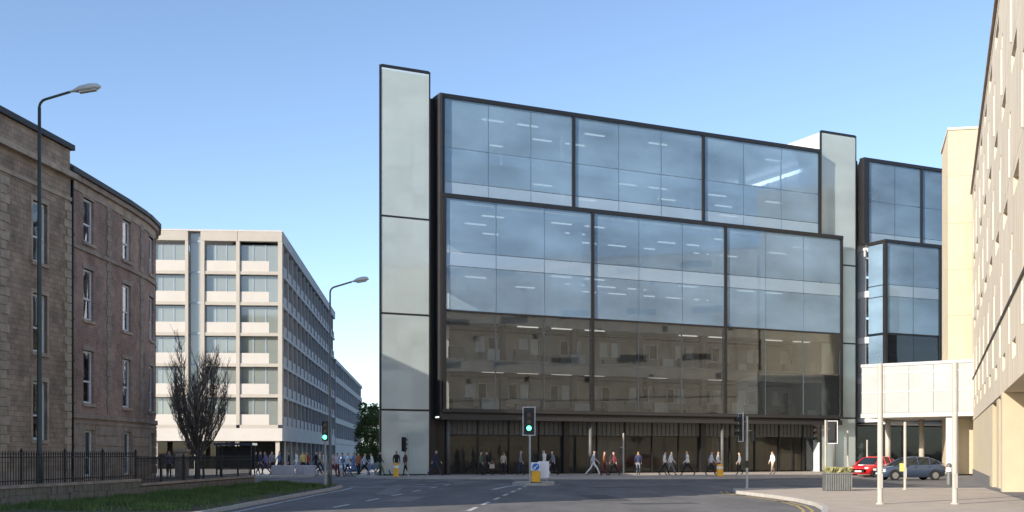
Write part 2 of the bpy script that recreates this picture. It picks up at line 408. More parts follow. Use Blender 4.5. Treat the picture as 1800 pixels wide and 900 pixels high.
# grass blades on the verge
gb = MB()
rng = random.Random(3)
def wallx(y):                       # x of the low wall at a given y
    if y < 44.5: return -16.0 + (y-30.5)/14.0*1.46
    return -14.54 + (y-44.5)/16.5*0.74
for _ in range(30000):
    y = rng.uniform(32, 62); x0 = wallx(y)+0.35
    x1 = -8.6 if y < 57 else -8.6-(y-57)*0.75
    if x1 <= x0: continue
    x = x0 + (x1-x0)*rng.random()
    if x > x1-0.9 and rng.random() < 0.8: continue
    pn = math.sin(x*1.7+1.3*math.sin(y*.9))*math.sin(y*1.1+x*.6)
    if pn > 0.25 and rng.random() < 0.75: continue
    h = rng.uniform(0.05, 0.15)*(1.25-0.5*pn); a = rng.uniform(0, 6.28); wd = rng.uniform(0.012, 0.03); lx = rng.uniform(-.06,.06); ly = rng.uniform(-.06,.06)
    c, s_ = math.cos(a)*wd, math.sin(a)*wd
    gb.add([(x-c,y-s_,0.095),(x+c,y+s_,0.095),(x+lx,y+ly,0.1+h)], [(0,1,2)])
sheet('bare_soil', 'soil', [(-8.42,20),(-8.32,34),(-8.22,46),(-8.46,53),(-8.62,56.8),(-9.2,56.6),(-9.15,53),(-9.2,46),(-9.35,34),(-9.2,20)][::-1] if False else [(-8.8,20),(-8.72,34),(-8.62,46),(-8.47,53),(-8.62,56.8),(-9.1,56.6),(-9.2,53),(-9.4,46),(-9.6,34),(-9.5,20)], 0.104)
tag(gb.build('grass', 'grass'), 'short green grass on the verge below the railings', 'grass', kind='stuff')

# traffic island
ISL = [(0.0,62.2),(0.7,60.7),(1.8,60.8),(2.3,62.5),(2.4,65.2),(1.4,66.4),(0.3,65.4)]
isl = pavement('traffic_island', 'paving', ISL, 0.12); kerbs(isl, ISL, range(7), z=0.12, wdt=0.12)

# ------------------------------------------------------------------ brick tenement on the left
bt = thing('brick_tenement', 'curved brown brick and sandstone tenement with white sash windows behind railings', 'building')
def sash(parent, mp, u0, u1, z0, z1, d, blind_or_reflection=0.0, m='white_frame', fw=0.10):
    zm = z0 + (z1-z0)*0.42
    us = [u0, u0+fw, u1-fw, u1]; zs = [z0, z0+fw, zm-0.04, zm+0.04, z1-fw, z1]
    f = cells('window', m, parent, us, zs, lambda i, j: not (i == 1 and j in (1, 3)), d, d+0.09, mp)
    cells('pane', 'glass_window', f, [u0+fw*0.5, u1-fw*0.5], [z0+fw*0.5, zm+0.0], lambda i, j: True, d+0.055, d+0.07, mp)
    cells('pane', 'glass_window', f, [u0+fw*0.5, u1-fw*0.5], [zm+0.005, z1-fw*0.5], lambda i, j: True, d+0.03, d+0.045, mp)
    if blind_or_reflection > 0:  # pale blue sheets, coloured to stand in for sky mirrored in the panes
        cells('blind_or_reflection', 'pale_reflection', f, [u0+0.05, u1-0.05], [z1-(z1-z0)*blind_or_reflection, z1-0.05], lambda i, j: True, d+0.14, d+0.15, mp)
    return f
mpA, acA = pathmap([(-25.0, 17.3), (-20.75, 54.0)])
LA = acA[-1]
curve = [(-20.95, 54.0), (-20.80, 58.0), (-20.68, 62.0), (-20.72, 65.0), (-21.0, 67.6), (-21.7, 69.8), (-23.0, 71.8), (-25.0, 73.6), (-28.0, 75.0), (-33.0, 75.6)]
mpB, acB = pathmap(curve)
# windows of the near, stone faced section: u measured back from its far end
holesA = []
for uc in (LA-2.75, LA-8.6, LA-14.5, LA-20.4, LA-26.3, LA-32.2):
    for z0, z1 in ((10.2, 12.9), (6.2, 8.8), (2.3, 4.9)):
        holesA.append((uc-0.62, uc+0.62, z0, z1))
wall_with_holes('stone_wall', 'ashlar', bt, 0, LA, 0, 14.6, holesA, 0.0, 0.4, mpA)
for k, h in enumerate(holesA):
    sash(bt, mpA, h[0]+0.01, h[1]-0.01, h[2]+0.01, h[3]-0.01, 0.14, blind_or_reflection=(0.55, 0.8, 0.35, 0.97)[k % 4])
    band('sill', 'sandstone', bt, mpA, [h[0]-0.12, h[1]+0.12], h[2]-0.16, h[2], -0.08, 0.14)
    for s in (0, 1):
        ua = h[0]-0.14 if s == 0 else h[1]; band('jamb', 'sandstone', bt, mpA, [ua, ua+0.14], h[2], h[3], -0.03, 0.1)
    band('lintel', 'sandstone', bt, mpA, [h[0]-0.14, h[1]+0.14], h[3], h[3]+0.2, -0.03, 0.14)
band('string_course', 'sandstone', bt, mpA, [0, LA+0.05], 13.55, 13.72, -0.06, 0.0)
band('cornice', 'sandstone', bt, mpA, [0, LA+0.25], 14.6, 14.85, -0.28, 0.45)
band('parapet', 'ashlar', bt, mpA, [0, LA], 14.85, 15.95, 0.02, 0.45)
band('coping', 'slate', bt, mpA, [0, LA+0.15], 15.95, 16.2, -0.16, 0.55)
band('base_course', 'sandstone_dark', bt, mpA, [0, LA+0.03], 0, 0.9, -0.07, 0.0)
zz = 0.95; k = 0
while zz < 13.4:                                  # quoins at the far corner of the stone section and the next bay line
    ln = 0.62 if k % 2 else 0.40
    band('quoin', 'sandstone', bt, mpA, [LA-ln, LA+0.03], zz, zz+0.36, -0.05, 0.1)
    band('quoin', 'sandstone', bt, mpA, [LA-6.0, LA-6.0+ln+0.1], zz, zz+0.36, -0.05, 0.05)
    zz += 0.39; k += 1
def rain(u, mp, z1, nm='downpipe'):
    x, y = mp(u, -0.14); b = MB(); b.tube([(x, y, 0.15), (x, y, z1)], 0.075, 8); o = b.build(nm, 'iron', bt, smooth=True)
    for zc in range(2, int(z1), 2):
        c = MB(); c.tube([(x, y, zc), (x, y, zc+0.12)], 0.105, 8); c.build('pipe_collar', 'iron', o)
rain(LA-6.9, mpA, 14.5); rain(0.35, mpB, 14.9)
# the curved brick section
centres = [2.6, 7.75, 12.6, 16.4, 20.0]
widths = [0.62, 0.62, 0.6, 0.55, 0.55]
rowsB = ((12.05, 14.2), (8.25, 10.75), (4.15, 6.75), (0.55, 2.85))
holesB = [(c-wd, c+wd, z0, z1) for c, wd in zip(centres, widths) for z0, z1 in rowsB]
LB = acB[-1]; exB = acB
upB = [h for h in holesB if h[2] > 3.3]; loB = [h for h in holesB if h[2] < 3.3]
wall_with_holes('brick_wall', 'brick', bt, 0, LB, 3.4, 14.75, upB, 0.0, 0.4, mpB, exB)
wall_with_holes('ground_wall', 'ashlar', bt, 0, LB, 0, 3.4, loB, -0.06, 0.4, mpB, exB)
def us_between(a, b): return sorted({a, b, *[u for u in exB if a < u < b]})
for k, h in enumerate(holesB):
    sash(bt, mpB, h[0]+0.01, h[1]-0.01, h[2]+0.01, h[3]-0.01, 0.12, blind_or_reflection=(0.6, 0.97, 0.45, 0.75, 0.97)[k % 5])
    band('sill', 'sandstone', bt, mpB, us_between(h[0]-0.12, h[1]+0.12), h[2]-0.15, h[2], -0.09, 0.12)
    if h[2] > 3.3:
        band('lintel', 'sandstone_dark', bt, mpB, us_between(h[0]-0.14, h[1]+0.14), h[3], h[3]+0.22, -0.03, 0.12)
for u in (5.15, 10.2, 14.6):                       # shallow pilasters between the bays
    for j in range(28):
        ln = 0.3 if j % 2 else 0.2
        band('quoin', 'sandstone_dark', bt, mpB, us_between(u-ln, u+ln), 3.75+j*0.385, 3.75+j*0.385+0.36, -0.05, 0.0)
for j in range(28):
    ln = 0.75 if j % 2 else 0.55
    band('quoin', 'sandstone_dark', bt, mpB, [0.02, ln], 3.75+j*0.385, 3.75+j*0.385+0.36, -0.05, 0.0)
for z in (0.75, 1.27, 1.79, 2.31, 2.83):           # rustication courses proud of the ground floor
    segs = []; a = 0.0
    for h in sorted(loB):
        if h[2] < z < h[3]+0.4: segs.append((a, h[0]-0.02)); a = h[1]+0.02
    segs.append((a, LB))
    for a, b in segs:
        if b-a > 0.1: band('rusticated_course', 'sandstone_dark', bt, mpB, us_between(a, b), z-0.22, z+0.24, -0.10, -0.06)
band('band_course', 'sandstone_dark', bt, mpB, exB, 3.4, 3.62, -0.16, 0.0)
band('band_course', 'sandstone_dark', bt, mpB, exB, 3.15, 3.28, -0.10, -0.05)
band('string_course', 'sandstone_dark', bt, mpB, exB, 11.55, 11.75, -0.09, 0.0)
band('frieze', 'sandstone', bt, mpB, exB, 14.32, 14.75, -0.05, 0.0)
band('cornice', 'sandstone_dark', bt, mpB, exB, 14.75, 15.0, -0.22, 0.4)
band('gutter', 'slate', bt, mpB, exB, 15.0, 15.2, -0.36, -0.1)
band('roof', 'slate', bt, mpB, exB, 15.05, 15.4, -0.1, 5.0)
# dark rooms and back of the block
innerA = [mpA(0, 0.42), mpA(LA, 0.42), (-33, 54.0), (-36, 18)]
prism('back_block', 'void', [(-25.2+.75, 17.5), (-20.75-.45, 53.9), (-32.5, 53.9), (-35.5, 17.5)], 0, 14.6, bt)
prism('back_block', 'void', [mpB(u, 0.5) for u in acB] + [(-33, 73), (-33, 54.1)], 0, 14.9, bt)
prism('flat_roof', 'slate', [mpA(0, 0.3), mpA(LA, 0.3), (-32.8, 54.0), (-35.8, 17.3)], 14.61, 14.84, bt)
box('end_wall', 'ashlar', bt, -36, -24.97, 16.9, 17.32, 0, 16.1)
prism('added_shade_storeys', 'ashlar', [mpA(0.02, 0.1), mpA(27.0, 0.1), (-33.5, 43.5), (-35.8, 17.4)], 16.21, 24.0, bt)  # unseen height, added so its shadow reaches across the road

# ------------------------------------------------------------------ low wall, railings, gate pier
wl = thing('garden_wall', 'low rubble stone wall carrying black railings before the brick tenement', 'wall')
WP = [(-16.0, 30.5), (-14.54, 44.5), (-13.8, 61.0)]
mpW, acW = pathmap(WP)
u = 0.0; rng = random.Random(11)
while u < acW[-1]-0.05:
    du = rng.uniform(0.45, 0.95); e = min(u+du, acW[-1])
    if u < acW[1] < e: e = acW[1]
    hgt = 0.52 if u < acW[1] else 0.30
    if e-u > 0.06:
        sp = hgt*rng.uniform(0.45, 0.6)
        j = rng.uniform(-.025, .025)
        band('stone', 'rubble', wl, mpW, [u+0.012, e-0.012], 0.06, 0.1+sp-0.01, -0.17+j, 0.17)
        m_ = rng.uniform(0.35, 0.65)*(e-u)+u
        band('stone', 'rubble', wl, mpW, [u+0.012, m_-0.008], 0.1+sp, 0.1+hgt-0.01, -0.16-j, 0.16)
        band('stone', 'rubble', wl, mpW, [m_+0.008, e-0.012], 0.1+sp, 0.1+hgt-0.01, -0.165, 0.165)
    u = e
band('mortar_core', 'soil', wl, mpW, [0, acW[1], acW[2]], 0.05, 0.42, -0.13, 0.13)
band('coping', 'sandstone_dark', wl, mpW, [0, acW[1]], 0.62, 0.72, -0.2, 0.2)
band('coping', 'sandstone_dark', wl, mpW, [acW[1]+0.02, acW[2]], 0.44, 0.54, -0.2, 0.2)
fn = thing('railings', 'black iron railings standing on the low rubble wall', 'railings')
bm_ = MB(); bm_.tube([(0,0,0), (0,0,1.12)], 0.016, 6); bm_.lathe([(0.02, 1.1), (0.032, 1.14), (0.004, 1.26)], 6)
barm = MB(); barm.tube([(0,0,0), (0,0,0.92), (0,0,0.96), (0,0,1.07)], [0.016, 0.016, 0.03, 0.004], 6); barm = barm.mesh('bar', 'iron')
postm = MB(); postm.tube([(0,0,0), (0,0,1.02), (0,0,1.06), (0,0,1.16)], [0.04, 0.04, 0.055, 0.01], 8); postm = postm.mesh('post', 'iron')
nb = int(acW[2]/0.155)
for i in range(nb):
    u = 0.05+i*0.155; x, y = mpW(u, 0); z0 = 0.72 if u < acW[1] else 0.54
    if i % 18 == 0: link('post', postm, fn, (x, y, z0))
    else: link('bar', barm, fn, (x, y, z0))
for zr in (0.10, 0.84):
    band('rail', 'iron', fn, mpW, [0, acW[1]], 0.72+zr, 0.76+zr, -0.022, 0.022)
    band('rail', 'iron', fn, mpW, [acW[1]+0.02, acW[2]], 0.54+zr, 0.58+zr, -0.022, 0.022)
gp = thing('gate_pier', 'square dark stone gate pier behind the bare tree', 'pier', (-18.6, 64.8, 0.1))
bevelled(box('shaft', 'sandstone_dark', gp, -0.3, 0.3, -0.3, 0.3, 0.25, 1.65)); bevelled(box('plinth', 'sandstone_dark', gp, -0.36, 0.36, -0.36, 0.36, 0, 0.25)); bevelled(box('cap', 'sandstone_dark', gp, -0.4, 0.4, -0.4, 0.4, 1.65, 1.85), 0.05)

# ------------------------------------------------------------------ pale office block down the left street
ob = thing('office_block', 'pale concrete office block with stacked balcony bands on the left corner', 'building', (-23.0, 115.0, 0), R(4.25))
# local: x to the right along the front, y away from the street corner, z up.  front spans x -17..0, side runs back along x = 0
FL = [3.1 + 3.07*k for k in range(7)]
TOP = 24.0
cols = [(-0.42, 0.0), (-4.55, -4.2), (-8.05, -7.65), (-9.55, -9.25), (-13.4, -13.1), (-17.3, -17.0)]
for a, b in cols: box('column', 'beige_panel', ob, a, b, 0.0, 0.5, 4.55, 22.9)
bays = [(-4.2, -0.42), (-7.65, -4.55), (-13.1, -9.55), (-17.0, -13.4)]
for k in range(6):
    z = 4.55 + 3.07*k + 0.0
    for bi, (a, b) in enumerate(bays):
        box('slab', 'beige_panel', ob, a, b, 0.06, 1.0, z-0.32, z)
        x1 = b - (0.9 if bi == 0 else 0.02)
        box('balcony_panel', 'beige_white', ob, a+0.02, x1, 0.16, 0.26, z, z+1.05)
        if bi == 0: box('corner_glass', 'glass_grey', ob, x1+0.01, b, 0.17, 0.2, z, z+1.05)
        n = 3; dx = (b-a)/n
        for q in range(n):
            box('window_or_reflected_pane', 'glass_grey', ob, a+q*dx+0.05, a+(q+1)*dx-0.05, 0.62, 0.66, z+0.9, z+2.66)
            box('mullion', 'mullion', ob, a+q*dx-0.05, a+q*dx+0.05, 0.57, 0.68, z, z+2.74)
        box('blind_or_reflection', 'beige_panel' if (k*3+bi) % 4 == 0 else 'inner_wall', ob, a+0.05, b-0.05, 0.85, 0.88, z+2.0-((k*7+bi*3) % 5)*0.18, z+2.75)
    box('ceiling_slab', 'inner_wall', ob, -17.0, -0.42, 1.0, 6, z-0.32, z-0.02)
box('back_wall', 'inner_wall', ob, -17, -0.5, 5.9, 6.0, 4.5, 22.8)
box('glazed_strip', 'glass_grey', ob, -9.25, -8.05, 0.7, 0.76, 4.55, 23.8)
for k in range(7): box('strip_transom', 'mullion', ob, -9.25, -8.05, 0.64, 0.7, 4.4+3.07*k, 4.6+3.07*k)
box('strip_back', 'inner_wall', ob, -9.25, -8.05, 2.0, 2.1, 4.55, 23.7)
for a, b in ((-4.4, 0.0), (-8.05, -4.4), (-13.2, -9.25), (-17.3, -13.2)):
    box('roof_panel', 'beige_panel', ob, a+0.02, b-0.02, -0.02, 0.6, 22.9, TOP-0.15)
box('roof_edge', 'beige_white', ob, -17.3, 0.02, -0.05, 6, TOP-0.15, TOP)
box('plant_room', 'beige_panel', ob, -16.5, -5, 3, 9, TOP, TOP+0.4)
box('fascia', 'beige_white', ob, -8.6, 0.0, -0.02, 0.9, 2.95, 4.22)
box('fascia', 'beige_white', ob, -17.3, -8.62, -0.02, 0.9, 2.95, 4.22)
box('soffit', 'beige_side', ob, -17.3, -0.02, 0.92, 8, 2.95, 3.1)
for x in (-0.5, -4.5, -8.5, -12.5): box('ground_column', 'beige_panel', ob, x-0.2, x+0.2, 0.3, 0.7, 0.12, 2.95)
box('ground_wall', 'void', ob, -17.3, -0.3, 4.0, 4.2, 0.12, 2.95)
for k in range(6): box('shop_pane', 'glass_shop', ob, -17+k*2.75, -17+k*2.75+2.6, 3.5, 3.54, 0.3, 2.9)
# street side: bands, fins and set-back glass for every storey and bay
SIDE = 67.0
box('side_roof_panel', 'beige_side', ob, -0.6, 0.0, 0.62, SIDE, 22.9, TOP-0.15)
box('side_roof_edge', 'beige_side', ob, -6, 0.02, 6.01, SIDE, TOP-0.15, TOP-0.01)
for k in range(6):
    z = 4.55 + 3.07*k
    box('side_slab', 'beige_side', ob, -1.1, -0.06, 1.02, SIDE, z-0.32, z)
    box('side_panel', 'beige_side', ob, -0.26, -0.16, 1.02, SIDE, z, z+0.95)
    for q in range(16):
        y = 1.2 + q*4.11
        box('side_window', 'glass_grey', ob, -1.16, -1.12, y+0.5, y+3.9, z+0.9, z+2.75)
        if q % 2 == k % 2: box('side_blind', 'beige_white', ob, -1.4, -1.36, y+1.0, y+2.6, z+1.6, z+2.75)
        box('side_fin', 'beige_side', ob, -1.1, -0.02, y, y+0.28, z, z+2.74)
box('side_back', 'void', ob, -6.0, -1.9, 6.1, SIDE, 3.1, 23.7)
box('side_fascia', 'beige_side', ob, -0.9, -0.01, 0.92, SIDE, 2.95, 4.22)
box('side_ground', 'void', ob, -4.2, -3.2, 4.2, SIDE, 0.12, 2.95)
for q in range(12): box('side_column', 'beige_side', ob, -0.6, -0.2, 4+q*5.4, 4.4+q*5.4, 0.12, 2.95)
o2 = thing('far_office_block', 'lower grey office block further down the left street', 'building', (-27.95, 182.0, 0), R(4.25))
for k in range(4):
    z = 3.6 + 3.3*k
    box('slab', 'beige_side', o2, -1.0, 0.0, 0.2, 75, z-0.35, z+0.55)
    for q in range(14):
        box('window', 'glass_grey', o2, -0.5, -0.45, 0.8+q*5.3, 5.2+q*5.3, z+0.55, z+2.95)
        box('pier', 'beige_side', o2, -0.5, 0.08, 0.2+q*5.3, 0.75+q*5.3, z+0.55, z+2.95)
box('top_band', 'beige_side', o2, -1.0, 0.05, 0.0, 75, 16.1, 16.7)
box('body', 'void', o2, -16, -1.05, 0.3, 74.5, 0.1, 16.4)
box('end_wall', 'beige_side', o2, -16, -0.02, 0, 0.19, 0.1, 16.6)
box('ground_wall', 'beige_side', o2, -1.0, -0.02, 0.2, 75, 0.1, 3.2)

# ------------------------------------------------------------------ the glass office building
ANG = math.atan2(0.441, 0.898)
gbld = thing('glass_office_building', 'long blue glass office building with dark frames and two pale stair towers', 'building', (-5.07, 84.0, 0.12), ANG)
# local: x along the facade, y into the building, z up (0.12 above the road)
YU, YL = 0.0, -0.30                       # planes of the upper and the lower glass box
LV = [4.75, 8.4, 12.0, 16.1, 20.3, 24.0, 27.65]
def cap(name, m, x0, x1, y0, y1, z0, z1, parent=gbld): return box(name, m, parent, x0, x1, y0, y1, z0, z1)
def slabpoly(x1, y0, y1): return [(0.25, y0), (x1, y0), (x1, y1), (0.25+0.402*(y1-y0), y1)]
# structure seen through the glass
for i, z in enumerate(LV):
    x1 = 37.2 if z < 20.5 else 35.0
    y0 = 0.12 if z < 20.2 else 0.45
    low = z < 11.9
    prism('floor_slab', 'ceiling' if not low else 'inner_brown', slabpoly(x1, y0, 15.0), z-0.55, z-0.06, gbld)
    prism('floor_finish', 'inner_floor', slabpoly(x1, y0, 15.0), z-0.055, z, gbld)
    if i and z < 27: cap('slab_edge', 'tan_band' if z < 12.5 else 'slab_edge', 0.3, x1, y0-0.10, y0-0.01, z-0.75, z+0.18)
for i, z in enumerate(LV[:-1]):
    x1 = 37.2 if z < 20.2 else 35.0; h = LV[i+1]-z
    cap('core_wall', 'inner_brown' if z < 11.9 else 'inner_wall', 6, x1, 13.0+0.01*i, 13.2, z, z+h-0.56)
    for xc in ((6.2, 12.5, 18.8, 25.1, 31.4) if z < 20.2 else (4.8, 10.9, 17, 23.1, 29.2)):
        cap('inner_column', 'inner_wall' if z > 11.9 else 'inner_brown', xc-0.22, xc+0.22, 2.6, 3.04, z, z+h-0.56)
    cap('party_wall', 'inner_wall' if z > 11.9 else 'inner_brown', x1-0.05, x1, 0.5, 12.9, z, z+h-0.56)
grng_ = random.Random(17)
flat = lambda u, d: (u, d)
for i, (za, zb) in enumerate(((4.75, 7.84), (8.4, 11.44))):  # walls added to imitate a building reflected in the lower panes
    hs = []
    for k in range(9):
        c = 4.6 + 3.75*k + (0.9 if i else 0.0)
        if c > 35.5: continue
        hs += [(c-0.95, c-0.12, za+1.1, za+2.35), (c+0.12, c+0.95, za+1.1, za+2.35)]
    pw = wall_with_holes('reflection_wall', 'tan_band', gbld, 2.4, 37.0, za+0.01, zb-0.01, hs, 4.3, 4.42, flat)
    for h in hs:
        cells('reflected_frame', 'slab_edge', pw, [h[0], h[0]+.07, h[1]-.07, h[1]], [h[2], h[2]+.07, h[3]-.07, h[3]], lambda a, b: not (a == 1 and b == 1), 4.24, 4.4, flat)
        box('window_or_reflected_pane', 'pale_reflection' if int(h[0]*7) % 3 else 'slate', pw, h[0]+.06, h[1]-.06, 4.36, 4.38, h[2]+.06, h[3]-.06)  # pale and dark panes of the imitated reflection
    box('reflected_low_band', 'inner_brown', pw, 2.4, 37.0, 4.22, 4.298, za+0.02, za+0.55)
    box('reflected_high_band', 'dark_metal', pw, 2.4, 37.0, 4.2, 4.298, zb-0.34, zb-0.2)
    for k in range(14):                     # low cupboards and plant boxes behind the glass
        x = 1.2 + k*2.6 + grng_.uniform(-.5, .5); hh = grng_.uniform(.55, 1.15)
        box('cupboard', ('inner_brown', 'inner_wall', 'inner_floor')[k % 3], gbld, x, x+grng_.uniform(.8, 1.7), 1.0, 1.45, za+0.005, za+hh)
lm = MB(); lm.box(-0.9, 0.9, -0.07, 0.07, -0.06, 0.0); lm = lm.mesh('ceiling_light', 'light_strip')
rng = random.Random(5)
for i, z in enumerate(LV[:-1]):
    zc = LV[i+1]-0.56
    for xc in range(2, 36, 3):
        for yc in (2.0, 5.2, 8.4):
            if xc < 2+0.41*yc or rng.random() < (0.5 if z > 12 else 0.5): continue
            if z > 20 and (xc > 33 or rng.random() < 0.5): continue
            link('ceiling_light', lm, gbld, (xc, yc, zc-0.02))
box('light_trough', 'light_trough', gbld, 34.25, 34.55, 1.0, 12.8, 26.15, 26.4)
for yc in (1.2, 3.2, 5.6, 8.6, 12.0): cap('atrium_column', 'ceiling', 34.3, 34.5, yc, yc+0.2, 24.0, 26.14)
for x, z0, z1 in ((10.35, 20.4, 23.4), (22.5, 20.4, 23.4), (10.35, 24.05, 27.0), (22.5, 24.05, 27.0), (11.9, 12.1, 15.4), (24.55, 12.1, 15.4), (11.9, 16.2, 19.6), (24.55, 16.2, 19.6)):
    cap('perimeter_column', 'ceiling', x, x+0.32, 0.9, 1.22, z0, z1)
prism('roof', 'dark_metal', [(0.2, 0.2), (35.1, 0.2), (35.1, 22), (9.0, 22)], 27.66, 27.75, gbld)
# glazing
grng = random.Random(31)
def pane(name, m, parent, x0, x1, y, z0, z1, th=0.03, amp=0.02):
    """a facade pane: coated outer face, plain inner face and edges, hung a little out of true"""
    p = [grng.uniform(-amp, amp)*0.5 for _ in range(3)]
    b = MB()
    def yy(u, v): return y + p[0]*u + p[1]*v
    b.add([(x0,yy(-1,-1),z0),(x1,yy(1,-1),z0),(x1,yy(1,1),z1),(x0,yy(-1,1),z1),(x0,yy(-1,-1)+th,z0),(x1,yy(1,-1)+th,z0),(x1,yy(1,1)+th,z1),(x0,yy(-1,1)+th,z1)], [(0,1,2,3)], 0)
    n = len(b.v)-8
    for f in ((7,6,5,4),(0,4,5,1),(1,5,6,2),(2,6,7,3),(3,7,4,0)): b.f.append([n+i for i in f]); b.m.append(1)
    return b.build(name, [m, 'glass_back'], parent)
def glaze(xs, zs, y, m, parent=gbld, joint=0.02, name='pane'):
    for a, b in zip(xs, xs[1:]):
        for c, d in zip(zs, zs[1:]): pane(name, m, parent, a+joint, b-joint, y, c+joint, d-joint)
def thirds(a, b, n=3): return [a+(b-a)*k/n for k in range(n+1)]
fr = 0.24
UP = [0.0, 10.93, 23.1, 35.3]; LO = [0.0, 12.45, 25.1, 37.5]
for a, b in zip(UP, UP[1:]):
    xs = thirds(a+fr/2, b-fr/2)
    glaze(xs, [20.55, 21.5], YU, 'glass_spandrel', name='spandrel_pane'); glaze(xs, [21.5, 24.0, 27.6], YU, 'glass_sky_veil')
    for x in xs[1:-1]: cap('mullion', 'mullion', x-0.03, x+0.03, YU+0.035, YU+0.2, 20.5, 27.6)
for a, b in zip(LO, LO[1:]):
    xs = thirds(a+fr/2, b-fr/2)
    glaze(xs, [15.3, 16.35], YL, 'glass_spandrel', name='spandrel_pane'); glaze(xs, [12.05, 15.3], YL, 'glass_sky_veil'); glaze(xs, [16.35, 20.25], YL, 'glass_sky_veil')
    glaze(xs, [4.85, 8.4, 11.95], YL, 'glass_clear')
    for x in xs[1:-1]: cap('mullion', 'mullion', x-0.03, x+0.03, YL+0.035, YL+0.2, 4.8, 20.2)
# dark frame members
cap('frame_rail', 'dark_metal', -0.2, 35.45, YU-0.12, YU+0.5, 27.6, 27.9)
cap('frame_rail', 'dark_metal', -0.2, 37.65, YL-0.12, YL+0.28, 20.25, 20.55)
cap('frame_rail', 'dark_metal', 0.12, 37.38, YL-0.03, YL+0.10, 11.93, 12.07)
cap('frame_rail', 'brown_metal', -0.2, 37.65, YL-0.12, YL+0.28, 4.6, 4.85)
for x in UP: cap('frame_post', 'dark_metal', x-0.13, x+0.13, YU-0.10, YU+0.30, 20.55, 27.6)
for x in LO: cap('frame_post', 'dark_metal', x-0.13, x+0.13, YL-0.10, YL+0.25, 4.85, 20.25)
# dark recess and returns between the left tower and the glass
cap('recess_wall', 'dark_metal', -1.05, -0.2, 0.9, 1.2, 0.0, 27.7)
cap('return_panel', 'brown_metal', -0.32, -0.14, -0.25, 1.2, 4.3, 27.85)
cap('return_panel', 'brown_metal', 35.44, 35.6, 0.1, 6.0, 20.6, 27.85)
# ground floor: deep beam, soffit, slender columns, set-back shop glass
cap('edge_beam', 'brown_metal', -0.25, 37.7, -0.22, 0.05, 4.05, 4.45)
cap('shadow_gap', 'dark_metal', -0.2, 37.6, -0.05, 0.3, 4.46, 4.6)
cap('soffit', 'dark_metal', -0.2, 37.6, 0.06, 9.0, 4.10, 4.19)
for x in (0.55, 12.6, 25.2, 37.2):
    b = MB(); b.tube([(x, 0.25, 0), (x, 0.25, 4.1)], 0.13, 12); b.build('slender_column', 'pole_grey', gbld, smooth=True)
gx = thirds(0.9, 37.3, 14)
glaze(gx, [0.1, 2.95], 1.5, 'glass_shop', name='shop_pane')
for k, (a, b) in enumerate(zip(gx, gx[1:])):
    cap('louvre_panel', 'pole_grey', a+0.04, b-0.04, 1.46, 1.54, 3.0, 4.09)
    for q in range(7):
        x = a+0.08+(b-a-0.16)*q/6.0
        cap('louvre_rib', 'brown_metal', x-0.02, x+0.02, 1.42, 1.458, 3.02, 4.07)
    cap('shop_mullion', 'dark_metal', a-0.05, a+0.05, 1.38, 1.6, 0, 4.09)
    if k in (4, 9): cap('doorway_pier', 'dark_metal', a-0.55, a-0.06, 1.2, 1.62, 0, 4.09)
for k, (a, b, z0, z1, m) in enumerate(((3, 8, .1, 2.2, 'inner_brown'), (9, 11, .1, 1.0, 'inner_brown'), (14, 17.5, .1, 2.6, 'inner_wall'), (19, 24, .1, 1.2, 'tan_band'), (26.4, 27.4, 1.2, 3.6, 'beige_white'), (28, 32, 1.6, 3.3, 'inner_wall'), (33, 36.5, .1, 1.5, 'inner_wall'))):
    cap('display_wall', m, a, b, 2.9+k*0.11, 3.0+k*0.11, z0, z1)
cap('corner_wall', 'dark_metal', -0.2, 0.84, 1.5, 1.62, 0, 4.09)
cap('shop_back_wall', 'inner_wall', 3.2, 37.4, 8.0, 8.2, 0, 4.09)
for x in range(4, 37, 3): link('shop_light', lm, gbld, (x, 4.2, 4.08))
